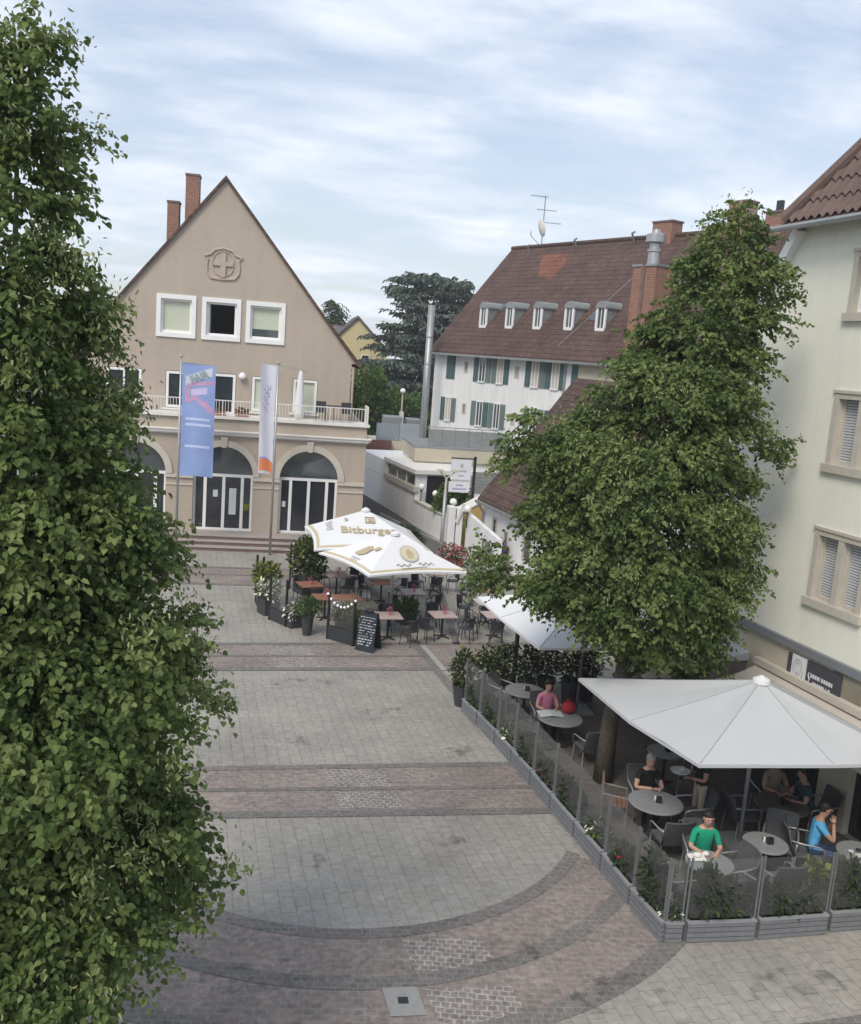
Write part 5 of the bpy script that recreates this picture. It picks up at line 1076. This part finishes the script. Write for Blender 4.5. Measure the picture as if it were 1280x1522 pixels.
# big umbrellas
def umbrella(lab, apex, za, verts, ze, fabric, mid=None, group=None, seams=True, sag=.05, band=None, curve=0., pole_r=.04, nm='umbrella', wr=.022):
    t = T(nm, lab, 'umbrella', (apex[0],apex[1],0), 0, group); A_ = Vector((0,0,za)); n = len(verts)
    Vv = [Vector((x-apex[0], y-apex[1], ze)) for x, y in verts]
    b = MB(); h = MB(); sm = MB()
    def edge(i, u):
        p = Vv[i]+(Vv[(i+1) % n]-Vv[i])*u
        q = Vector((p.x*(1-curve*4*u*(1-u)), p.y*(1-curve*4*u*(1-u)), 0)); f = 1-curve*4*u*(1-u); q.z = za+(ze-za)*f; return q
    def pt(i, u, v):
        e = edge(i, u); p = A_+(e-A_)*v; p.z -= sag*math.sin(PI*v)*(1-.6*abs(2*u-1)); p.z += wr*v*(1-.9*abs(2*u-1))*noise.noise(Vector((p.x*1.7+7, p.y*1.7, 3))); return p
    for i in range(n):
        b.grid(lambda u, v: pt(i, u, v), 10, 10)
        h.grid(lambda u, v: edge(i, u)+Vector((0,0,.004-.055*v))+Vector((edge(i,u).x,edge(i,u).y,0)).normalized()*.006, 10, 1)
        if seams: sm.tube([pt(i, 0, v)+Vector((0,0,.004)) for v in np.linspace(.03, .99, 8)], .007, 4)
    co_ = b.build('canopy', fabric, t, smooth=True); h.build('hem', mt_canvas if fabric is mt_canvas else mt_canvasg, co_)
    if seams: sm.build('seams', mt_seam, co_)
    if band:
        w_ = MB()
        for i in range(n): w_.grid(lambda u, v: pt(i, u, .90+.055*v)+Vector((0,0,.006)), 12, 1)
        w_.build('border_band', band, co_, smooth=True)
    MB().lathe([(.16,-.05),(.15,.02),(.07,.06),(.02,.09)], (0,0,za), 16).build('top_cap', mt_canvas, t)
    MB().tube([(0,0,0),(0,0,za-.03)], pole_r, 12).build('pole', mt_alu, t, smooth=True); MB().box(-.35,.35,-.35,.35,0,.08).build('base_plate', mt_zinc, t)
    for v_ in Vv:
        rb_ = MB(); rb_.tube([A_-Vector((0,0,.10)), v_-Vector((0,0,.05))], .014, 5); rb_.tube([Vector((0,0,ze-.25)), A_+(v_-A_)*.55-Vector((0,0,.09))], .011, 5); rb_.build('rib', mt_alu, t)
    return t, co_, Vv, A_
umbrella('large pale grey square umbrella covering the front tables of the cafe terrace', (8.66,15.0), 3.2, [(6.76,13.2),(9.11,13.22),(10.75,13.3),(10.5,15.2),(10.2,17.2),(8.4,17.25),(5.99,17.15),(6.25,14.97)], 2.4, mt_canvasg, group='pale umbrellas of the cafe terrace')
umbrella('pale umbrella half hidden under the crown of the leaning linden', (7.5,21.4), 3.2, [(5.69,19.05),(7.8,19.15),(9.8,19.3),(9.6,21.4),(9.3,23.5),(7.3,23.5),(5.15,23.26),(5.32,21.35)], 2.4, mt_canvas, group='pale umbrellas of the cafe terrace')
tag(MB().tube([(0,0,0),(0,0,2.55)], .06, 10).build('terrace_post', mt_pot, None, True, (6.25,23.0,0)), 'dark post among the potted laurels at the corner of the half hidden umbrella', 'post')

# potted laurels at the far end of the terrace
lw = ['leftmost potted laurel, leaning over the end of the glass fence','second potted laurel from the left at the far end of the terrace','dark potted laurel just left of the terrace post','potted laurel just right of the terrace post','dark laurel in the middle of the far row','laurel in the tall tapered pot behind the person in pink','rightmost laurel of the far row, next to the tree crown']
for i, (x, y, tall) in enumerate(((4.62,21.75,.5),(5.28,22.0,.5),(5.75,22.2,.55),(6.42,22.3,.5),(6.95,22.4,.5),(7.35,21.6,.75),(8.0,22.2,.6))):
    t = T('potted_laurel', lw[i], 'potted plant', (x,y,0), 0, 'laurels in dark pots at the end of the terrace')
    MB().lathe([(.16,0),(.25,tall),(.26,tall),(.26,tall+.03),(.22,tall+.03),(.20,tall-.04)], n=14).build('pot', mt_pot, t); MB().tube([(0,0,tall-.05),(0,0,tall+.5)], .02, 5).build('stem', mt_bark, t)
    ball_plant('foliage', [mt_box, mt_herb, mt_yel], t, (0,0,tall+.45), (.33,.33,.5), 560, .10, 90+i, [.5,.42,.08])

# round tables
def round_table(lab, x, y, r_, top, loc_items=True):
    t = T('round_table', lab, 'table', (x,y,0), 0, 'round tables of the cafe terrace')
    MB().lathe([(r_-.02,.715),(r_,.725),(r_,.745),(r_-.015,.755)], n=36).build('table_top', top, t)
    MB().lathe([(.035,.03),(.035,.715)], n=10).build('column', mt_char, t); b = MB()
    for k in range(4): a = k*PI/2+.4; b.tube([(0,0,.06),(.3*math.cos(a),.3*math.sin(a),.02)], .022, 6)
    b.build('foot', mt_char, t)
def caddy(lab, x, y, kind=0):
    t = T('table_caddy', lab, 'table caddy', (x,y,.757), rnd.random()*3, 'menu holders and ashtrays on the round tables')
    MB().box(-.07,.0,-.05,.05,0,.11).build('menu_holder', mt_black, t); MB().lathe([(.05,0),(.055,.03),(.045,.035),(.04,.012)], (.09,.02,0), 12).build('ashtray', mt_char, t); MB().lathe([(.02,0),(.022,.07),(.012,.085)], (.03,.07,0), 8).build('shaker', mt_trimw, t)
tabs = [('far round grey table in front of the potted laurels',5.98,20.86,.49,mt_slate,'far round table by the laurels'),('round grey table where the person in pink reads',6.36,19.17,.51,None,None),('round grey table with the grey haired person behind it',7.03,15.21,.50,mt_slate,'table of the grey haired person'),('small round grey table of the person in green by the front fence',7.12,13.14,.39,mt_slate,None),('round grey table between the persons in green and light blue',8.41,13.73,.38,mt_slate,'table between the green and blue shirts'),('round grey table cut by the right picture edge',9.97,13.38,.40,mt_slate,'table at the right picture edge'),('dark round table at the back where the person in tan sits',9.46,15.1,.50,mt_slated,'dark back table'),('round table partly hidden by the left edge of the front umbrella',8.14,17.43,.38,mt_slate,'table behind the left edge of the front umbrella')]
for lab, x, y, r_, mt, cl in tabs:
    round_table(lab, x, y, r_, mt or mt_slate)
    if cl: caddy('menu holder and ashtray on the '+cl, x+.05, y-.02)
# woven armchairs
def armchair():
    t = T('woven_armchair', 'x', 'chair', (0,0,0), 0, 'grey woven armchairs of the cafe terrace')
    MB().box(-.25,.25,-.24,.25,.385,.44).build('seat', mt_wicker, t, bevel=.015)
    b = MB(); b.grid(lambda u, v: ((-.25+.5*u)*(1+.06*v), -.245-.13*v-.05*math.sin(PI*u)*v, .40+.48*v), 8, 8); b.grid(lambda u, v: ((-.25+.5*u)*(1+.06*v), -.275-.13*v-.05*math.sin(PI*u)*v, .40+.48*v), 8, 8)
    b.tube([((-.25+.5*u)*1.06, -.39-.05*math.sin(PI*u), .885) for u in np.linspace(0,1,9)], .02, 6); b.tube([(-.25,-.26,.40),(-.265,-.39,.885)], .018, 6); b.tube([(.25,-.26,.40),(.265,-.39,.885)], .018, 6)
    b.build('backrest', mt_wicker, t, smooth=True)
    for s in (-1,1):
        MB().tube([(s*.26,-.33,.68),(s*.285,-.15,.66),(s*.29,.12,.65),(s*.28,.22,.61),(s*.265,.23,.42)], .018, 7).build('armrest', mt_alu, t, smooth=True)
        for y in (-.22,.22): MB().tube([(s*.235,y,.39),(s*.25,y*1.12,0)], .016, 7).build('leg', mt_alu, t)
    return t
proto = armchair(); used = False
def face(dx, dy): return math.atan2(-dx, dy)
ac = [('woven armchair under the person in pink',6.24,20.02,PI),('dark woven armchair with its back to the viewer beside the tree trunk',6.82,18.42,.15),('woven armchair at the left side of the far table by the laurels',5.62,21.4,-2.4),
      ('woven armchair seen squarely from behind in front of the table of the grey haired person',7.05,14.55,.02),('woven armchair under the grey haired person',7.16,16.05,PI-.1),('woven armchair beside the waiter at the right of the grey haired person table',7.78,15.35,1.6),
      ('woven armchair under the person in green',7.33,13.86,PI-.2),('empty round armed chair right of the person in green',7.55,13.28,1.7),('empty chair left of the small front table, behind the corner glass',6.52,13.02,-1.3),('empty chair on the viewer side of the small front table',7.42,12.78,.35),
      ('woven armchair seen from behind in front of the table between green and blue shirts',8.32,13.12,.05),('woven armchair behind the table left of the person in light blue',8.98,14.22,2.6),('armchair under the person in light blue',9.40,14.03,-PI*.62),('armchair under the person in tan',9.72,16.0,PI),('armchair under the person in dark teal',10.3,15.35,PI*.5),
      ('empty shaded chair left of the dark back table',8.85,15.35,-1.5),('shaded chair behind the umbrella edge at the hidden round table',8.55,16.95,1.0)]
for lab, x, y, a in ac:
    if not used: proto.location = (x,y,0); proto.rotation_euler = (0,0,a); proto['label'] = lab; used = True
    else: dup(proto, (x,y,0), a, lab)
wc = T('slatted_chair', 'reddish slatted wooden chair with a pale frame left of the grey haired person', 'chair', (6.5,15.85,0), -1.9)
b = MB()
for i in range(5): b.box(-.22,.22,-.22+i*.09,-.16+i*.09,.43,.45)
b.build('seat', mt_wood, wc); b = MB()
for i in range(3): b.box(-.2,.2,-.25,-.23,.55+i*.12,.62+i*.12)
b.build('backrest', mt_wood, wc)
for s in (-1,1):
    MB().tube([(s*.23,-.24,0),(s*.23,-.25,.9)], .016, 6).build('leg', mt_alu, wc); MB().tube([(s*.23,.22,0),(s*.23,.22,.62),(s*.23,-.24,.66)], .016, 6).build('leg', mt_alu, wc)
gl = T('bright_leaf_plant', 'small bright yellow green leafy plant below the person in light blue', 'plant', (9.25,13.45,0))
MB().lathe([(.09,0),(.12,.2)], n=10).build('pot', mt_pot, gl); ball_plant('leaves', [mt_yel], gl, (0,0,.38), (.12,.12,.18), 60, .2, 7)
putdown('white_cup', 'white cup and napkin near the fence on the table at the right edge', 'cup', (9.72,13.3,.757), MB().lathe([(.03,0),(.045,.07)], n=10).box(.08,.24,-.08,.02,0,.01), mt_trimw)
bn_ = T('bench', 'wooden bench end below the left linden at the bottom left corner', 'bench', (-3.05,10.95,0), R(-20))
b = MB()
for i in range(4): b.box(-.8,.8,-.2+i*.11,-.11+i*.11,.42,.46)
b.build('seat', mt_wood, bn_)
for x in (-.6,.6): MB().box(x-.03,x+.03,-.18,.2,0,.42).build('leg', mt_char, bn_)

# ------------------------------------------------------------------ beer garden in the middle
def beer_umbrella(lab, corners, apex, za, ze):
    t, co_, Vv, A_ = umbrella(lab, apex, za, corners, ze, mt_canvas, group='printed white beer umbrellas', seams=False, sag=.02, band=mt_gold, curve=.06, pole_r=.05, wr=0.)
    return t, co_, Vv, A_
def onpanel(Vv, A_, i, u, v, up_=.02):
    a, b_ = Vv[i], Vv[(i+1) % len(Vv)]; e = a+(b_-a)*u; p = A_+(e-A_)*v; x = (b_-a).normalized(); y = (A_-(a+b_)/2); y = (y-x*y.dot(x)).normalized(); return p+x.cross(y)*up_, x, y
tA, cA, VA, AA = beer_umbrella('white beer umbrella nearer the viewer with gold figure and oval prints', [(1.21,29.23),(2.57,26.38),(5.77,27.2),(4.41,30.05)], (3.49,28.2), 3.03, 2.1)
tB, cB, VB, AB = beer_umbrella('white beer umbrella farther back with large gold lettering on its panel', [(.83,33.62),(1.06,29.63),(5.0,29.9),(4.7,33.8)], (2.85,31.8), 3.12, 2.1)
p, x, y = onpanel(VB, AB, 1, .47, .52); text('printed_name', 'Bitburger', .50, mt_logo, cB, p, x, y, bold=.008)
p, x, y = onpanel(VB, AB, 1, .56, .27); b = MB(); b.box(-.17,.17,-.02,.02,0,.01).box(-.17,-.12,-.02,.3,0,.01).box(.12,.17,-.02,.3,0,.01).box(-.17,.17,.28,.32,0,.01).box(-.07,.09,.06,.22,0,.01)
def place(o, p, x, y): mm = Matrix((x, y, x.cross(y))).transposed().to_4x4(); mm.translation = p; o.matrix_local = mm
o = b.build('printed_crest', mt_logo, cB); place(o, p-y*.14, x, y)
p, x, y = onpanel(VB, AB, 0, .45, .62); text('printed_name', 'Bitburger', .36, mt_logog, cB, p, x, y)
p, x, y = onpanel(VB, AB, 0, .55, .35); b = MB(); b.box(-.2,.2,-.05,.05,0,.008); o = b.build('printed_crest', mt_logo, cB); place(o, p, x, y)
# umbrella A: figure print on the left panel, oval print on the right panel
p, x, y = onpanel(VA, AA, 0, .52, .58); b = MB()
b.poly([(-.32,-.22,.006),(-.05,-.25,.006),(.16,-.12,.006),(.22,.16,.006),(.05,.28,.006),(-.12,.20,.006),(-.2,.02,.006)]); b.poly([(.26,.16,.006),(.42,.14,.006),(.52,.3,.006),(.38,.36,.006),(.28,.3,.006)])
o = b.build('figure_print', mt_logo, cA); place(o, p, x, y)
b = MB()
for i in range(4): b.box(-.22+i*.12,-.13+i*.12,-.40,-.36,0,.006); b.box(-.16+i*.1,-.1+i*.1,-.48,-.45,0,.006)
o = b.build('figure_caption', mt_logog, cA); place(o, p, x, y)
p, x, y = onpanel(VA, AA, 1, .50, .56); b = MB()
el = lambda a, b_, n=28: [(a*math.cos(2*PI*i/n), b_*math.sin(2*PI*i/n), .006) for i in range(n)]
b.poly([(q[0], q[1]+.08, q[2]) for q in el(.30,.36)]); o = b.build('oval_print', mt_logog, cA); place(o, p, x, y)
b = MB(); b.poly([(q[0], q[1]+.08, .011) for q in el(.25,.31)]); o = b.build('oval_field', M('pale_gold_print', (.55,.50,.34), .85, .1), cA); place(o, p, x, y)
b = MB(); b.poly([(-.09,-.14,.016),(.10,-.14,.016),(.12,.1,.016),(.02,.30,.016),(-.10,.12,.016)]); o = b.build('oval_figure', mt_logo, cA); place(o, p, x, y)
p, x, y = onpanel(VA, AA, 1, .5, .80); b = MB(); pts = [(-.62+.06*i, .05*math.sin(i*1.9)+.02, .01) for i in range(9)]; b.tube(pts, .018, 4); b.tube([(.1+.06*i, .06*math.sin(i*2.1)+.06, .01) for i in range(9)], .018, 4); b.tube([(-.5,-.13,.01),(.35,-.06,.01)], .012, 4)
o = b.build('script_print', mt_logog, cA); place(o, p, x, y)

# dark framed glass screens
def screen(lab, p0, p1, h, solid=.42):
    L_ = math.hypot(p1[0]-p0[0], p1[1]-p0[1]); t = T('glass_screen', lab, 'screen', (p0[0],p0[1],0), math.atan2(p1[1]-p0[1], p1[0]-p0[0]), 'dark framed glass screens of the beer garden')
    for x in (0, L_-.06): MB().box(x, x+.06, -.03, .03, 0, h).build('post', mt_black, t)
    MB().box(.061, L_-.061, -.02, .02, .03, solid).build('lower_panel', mt_char, t)
    MB().quad((.061,0,solid+.03),(L_-.061,0,solid+.03),(L_-.061,0,h-.06),(.061,0,h-.06)).build('glass_panel', mt_glass2, t)
    MB().box(.061, L_-.061, -.015, .015, solid+.0, solid+.03).build('rail', mt_black, t)
screen('dark framed glass screen farthest back at the left end of the beer garden', (-.75,30.75), (-.50,30.42), 1.62)
screen('dark framed glass screen beside the white flowers, in the middle of the left edge', (-.26,28.75), (.28,28.0), 1.48)
screen('dark framed glass screen hung with white bulbs beside the chalkboard', (1.48,26.93), (2.24,26.22), 1.44)
sp_ = T('bulb_post', 'thin dark post strung with small bulbs beside the large dark bush', 'post', (.38,32.6,0))
MB().tube([(0,0,0),(0,0,1.66)], .035, 8).build('post', mt_black, sp_); b = MB()
for i in range(4): b.sphere((.08+.13*i,-.02,1.64-.05*i), .035, 8, 6)
b.build('bulbs', mt_bulb, sp_); b['kind'] if 0 else None
gb = T('bulb_garland', 'garland of round white bulbs sagging across the front glass screen', 'garland', (1.48,26.93,0), math.atan2(-.71,.76))
pts = [(.02+1.04*u, -.06, 1.42-.62*4*u*(1-u)*.48) for u in np.linspace(0,1,9)]
MB().tube(pts, .006, 4).build('cable', mt_black, gb)
for q in pts: MB().sphere((q[0],q[1],q[2]-.03), .042, 10, 7).build('bulb', mt_bulb, gb, smooth=True)
ab = T('chalkboard_sign', 'black folding chalkboard with white chalk writing beside the bulb screen', 'chalkboard', (2.62,25.95,0), math.atan2(-.28,.43))
b = MB(); b.prism([(-.30,-.22,.0),(.30,-.22,.0),(.27,-.03,1.12),(-.27,-.03,1.12)], (0,.03,.0)); fb = b.build('front_board', mt_blackboard, ab)
b = MB(); b.prism([(-.30,.30,.0),(.30,.30,.0),(.27,.05,1.12),(-.27,.05,1.12)], (0,.03,0)); b.build('rear_board', mt_black, ab)
b = MB(); b.sphere((0,0,1.17), (.14,.08,.07), 10, 7); b.box(-.12,.12,-.04,.04,1.08,1.15); b.build('top_ornament', mt_black, ab)
b = MB()
for j in range(11):
    z = .98-j*.078; yv = -.22+.19*(z/1.12)-.004; x = -.24
    while x < .2:
        wl = rnd.uniform(.025,.09)
        if rnd.random() < .78: hgt = .010 if j < 8 else .016; b.box(x, x+wl, yv-.004, yv, z-hgt+rnd.uniform(-.006,.006), z+hgt)
        x += wl+.022
b.build('chalk_writing', mt_chalk, fb)
# pots of the beer garden
def potplant(nm, lab, x, y, pr_, ph, mats, p, c, r_, n, ll, seed, square=False, cat='potted plant'):
    t = T(nm, lab, cat, (x,y,0), .5)
    if square: MB().prism([(-pr_,-pr_,.0),(pr_,-pr_,.0),(pr_,pr_,.0),(-pr_,pr_,.0)], (0,0,ph)).build('pot', mt_pot, t, bevel=.02); MB().box(-pr_-.02,pr_+.02,-pr_-.02,pr_+.02,ph,ph+.05).build('rim', mt_pot, t)
    else: MB().lathe([(pr_*.65,0),(pr_,ph),(pr_*1.06,ph),(pr_*1.06,ph+.04),(pr_*.9,ph+.04),(pr_*.85,ph-.05)], n=14).build('pot', mt_pot, t)
    ball_plant('foliage', mats, t, (0,0,c), r_, n, ll, seed, p)
    return t
potplant('potted_shrub', 'tall dark pot with a yellow green shrub behind the left screens', -.38,30.3,.26,.62, [mt_yel,mt_herb],[.7,.3],(1.05),(.46,.46,.42),520,.14,101,True)
potplant('potted_flowers', 'dark square pot with white hydrangeas between the left screens', -.30,29.45,.27,.5, [mt_wflow,mt_herb,mt_yel],[.4,.4,.2],(.75),(.42,.42,.33),420,.12,102,True)
potplant('potted_flowers', 'low dark pot with small white flowers at the near end of the left screens', .50,28.05,.2,.35, [mt_wflow,mt_herb],[.45,.55],(.5),(.36,.36,.25),300,.09,103,True)
potplant('potted_shrub', 'slim dark pot with a rounded green shrub standing alone in the gap between screens', .9,27.25,.2,.66, [mt_herb,mt_bush],[.6,.4],(.88),(.42,.42,.3),620,.09,104)
potplant('potted_bush', 'large dark bush with yellow green tips beside the bulb post', .95,32.2,.35,.5, [mt_box,mt_yel,mt_herb],[.5,.22,.28],(1.2),(.62,.62,.85),1500,.14,105,True)
potplant('low_planter', 'low dark planter with yellow green foliage behind the bulb screen', 2.05,27.0,.26,.5, [mt_yel,mt_herb],[.5,.5],(.78),(.42,.36,.3),380,.12,106,True)
potplant('green_box', 'box of fresh green plants among the tables below the near beer umbrella', 4.1,28.8,.25,.35, [mt_bush,mt_herb],[.7,.3],(.55),(.4,.35,.28),420,.11,107,True)
# square tables with pink posies
def sq_table(lab, x, y, rz, top, s=.38):
    t = T('square_table', lab, 'table', (x,y,0), rz, 'square tables of the beer garden')
    MB().box(-s,s,-s,s,.71,.745).build('table_top', top, t, bevel=.008); MB().tube([(0,0,.04),(0,0,.71)], .035, 8).build('column', mt_black, t)
    b = MB()
    for k in range(4): a = k*PI/2+PI/4; b.tube([(0,0,.06),(.28*math.cos(a),.28*math.sin(a),.02)], .022, 5)
    b.build('foot', mt_black, t)
def posy(lab, x, y, seed):
    t = T('table_posy', lab, 'flower vase', (x,y,.747), 0, 'pink posies on the beer garden tables')
    MB().lathe([(.035,0),(.045,.05),(.025,.11)], n=10).build('vase', mt_pink, t); ball_plant('flowers', [mt_pink, mt_herb], t, (0,0,.16), (.08,.08,.07), 40, .06, seed, [.75,.25])
st_ = [('red brown square table nearest the large dark bush',1.02,30.53,.3,mt_wood,1),('red brown table on the left just behind the bulb screen',1.48,28.97,.2,mt_wood,1),('brownish table tucked under the left corner of the near beer umbrella',2.25,29.0,.2,mt_wood,0),('pinkish table at the back left under the far beer umbrella',2.0,32.0,.25,mt_woodp,1),('pale square table in the middle below the near beer umbrella',4.44,29.99,.15,mt_woodl,1),('pinkish table right behind the chalkboard',3.31,27.06,.1,mt_woodp,1),('pinkish table in front, right of the table behind the chalkboard',5.02,27.35,.15,mt_woodp,1),('orange brown table at the right, next to the linden crown',7.15,30.6,.1,mt_wood,0),('pale table at the right in front of the orange brown one',6.75,29.0,.1,mt_woodl,0),('pinkish table just behind the half hidden pale umbrella',6.70,27.5,.12,mt_woodp,0),('table at the back under the far beer umbrella',5.6,32.9,.1,mt_woodp,0),('dark shaded table below the far right corner of the near beer umbrella',3.5,31.2,.1,mt_wood,0)]
for i, (lab, x, y, a, mt, ps) in enumerate(st_):
    sq_table(lab, x, y, a, mt)
    if ps: posy('pink posy on the '+lab, x+.03, y, 200+i)
def bistro():
    t = T('bistro_chair', 'x', 'chair', (0,0,0), 0, 'dark bistro armchairs of the beer garden')
    b = MB(); b.lathe([(.20,.43),(.225,.44),(.225,.46),(.2,.465)], n=18); b.build('seat', mt_char, t)
    b = MB(); arc = [(.235*math.cos(a), .235*math.sin(a)) for a in np.linspace(PI*1.02, PI*1.98, 11)]
    b.tube([(x,y-.03,.84-.06*abs(x)/.23) for x, y in arc], .016, 6)
    for x, y in arc[2:-2:1]: b.tube([(x*.9,y*.92,.45),(x,y-.03,.83)], .008, 4)
    b.grid(lambda u, v: (.225*math.cos(PI*(1.15+.7*u)), .225*math.sin(PI*(1.15+.7*u))-.03*v, .52+.28*v), 8, 2)
    b.build('backrest', mt_char, t)
    for s in (-1,1):
        MB().tube([(s*.225,-.03,.79),(s*.26,.05,.68),(s*.25,.18,.64),(s*.22,.2,.45)], .014, 6).build('armrest', mt_black, t)
        for y in (-.16,.16): MB().tube([(s*.16,y,.44),(s*.20,y*1.25,0)], .013, 6).build('leg', mt_black, t)
    return t
pb_ = bistro(); used = False
bc = [('chair at the back left, left of the pinkish table under the far umbrella',1.55,32.75,(2.0,32.0)),('dark rounded chair right of the pinkish back left table',2.6,32.75,(2.0,32.0)),('chair in front of the pinkish back left table',2.35,31.35,(2.0,32.0)),
      ('chair left of the red brown table beside the dark bush',.75,31.2,(1.0,30.5)),('chair on the near side of the red brown table beside the dark bush',1.2,29.85,(1.0,30.5)),
      ('chair seen from behind in front of the pinkish table behind the chalkboard',3.9,26.5,(3.35,27.05)),('chair left of the pinkish table behind the chalkboard',2.75,26.65,(3.3,27.05)),('chair behind the pinkish table behind the chalkboard',3.3,27.85,(3.3,27.05)),
      ('chair right of the front pinkish table, its back to the drain line',5.7,26.95,(5.0,27.35)),('chair seen from behind at the left of the front pinkish table',4.45,26.85,(5.0,27.35)),('chair behind the front pinkish table',4.85,28.15,(5.0,27.35)),
      ('chair right of the pale middle table',5.1,29.6,(4.45,30.0)),('chair left of the pale middle table',3.8,29.45,(4.45,30.0)),('chair behind the pale middle table',4.55,30.8,(4.45,30.0)),
      ('chair left of the shaded table under the near umbrella',2.95,31.5,(3.5,31.2)),('chair right of the shaded table under the near umbrella',4.15,31.35,(3.5,31.2)),
      ('chair left of the rear table under the far umbrella',4.95,32.6,(5.6,32.9)),('chair right of the rear table under the far umbrella',6.3,32.9,(5.6,32.9)),('chair in front of the rear table under the far umbrella',5.55,32.1,(5.6,32.9)),
      ('chair left of the orange brown table by the linden crown',6.45,30.95,(7.15,30.6)),('chair behind the orange brown table by the linden crown',6.8,31.5,(7.15,30.6)),
      ('chair left of the pale right hand table',6.05,29.3,(6.75,29.0)),('chair in front of the pale right hand table',6.6,28.3,(6.75,29.0)),
      ('chair left of the table behind the half hidden umbrella',6.0,27.6,(6.7,27.5)),('chair in front of the table behind the half hidden umbrella',6.6,26.75,(6.7,27.5))]
for lab, x, y, (tx_, ty_) in bc:
    a = math.atan2(ty_-y, tx_-x)-PI/2
    if not used: pb_.location = (x,y,0); pb_.rotation_euler = (0,0,a); pb_['label'] = lab; used = True
    else: dup(pb_, (x,y,0), a, lab)
hd = T('person', 'person seated in the beer garden half hidden by the near umbrella edge', 'person', (0,0,0)) if 0 else None

# ------------------------------------------------------------------ thin air between here and the far houses
mh = bpy.data.materials.new('thin_haze'); mh.use_nodes = True; t = mh.node_tree; t.nodes.clear()
pv_ = t.nodes.new('ShaderNodeVolumePrincipled'); pv_.inputs['Color'].default_value = (.95, .96, .98, 1); pv_.inputs['Density'].default_value = .0009; pv_.inputs['Anisotropy'].default_value = .2
t.links.new(pv_.outputs[0], t.nodes.new('ShaderNodeOutputMaterial').inputs['Volume'])
hz = MB().box(-60, 60, -25, 130, -1.0, 24).build('haze', mh); hz['kind'] = 'stuff'
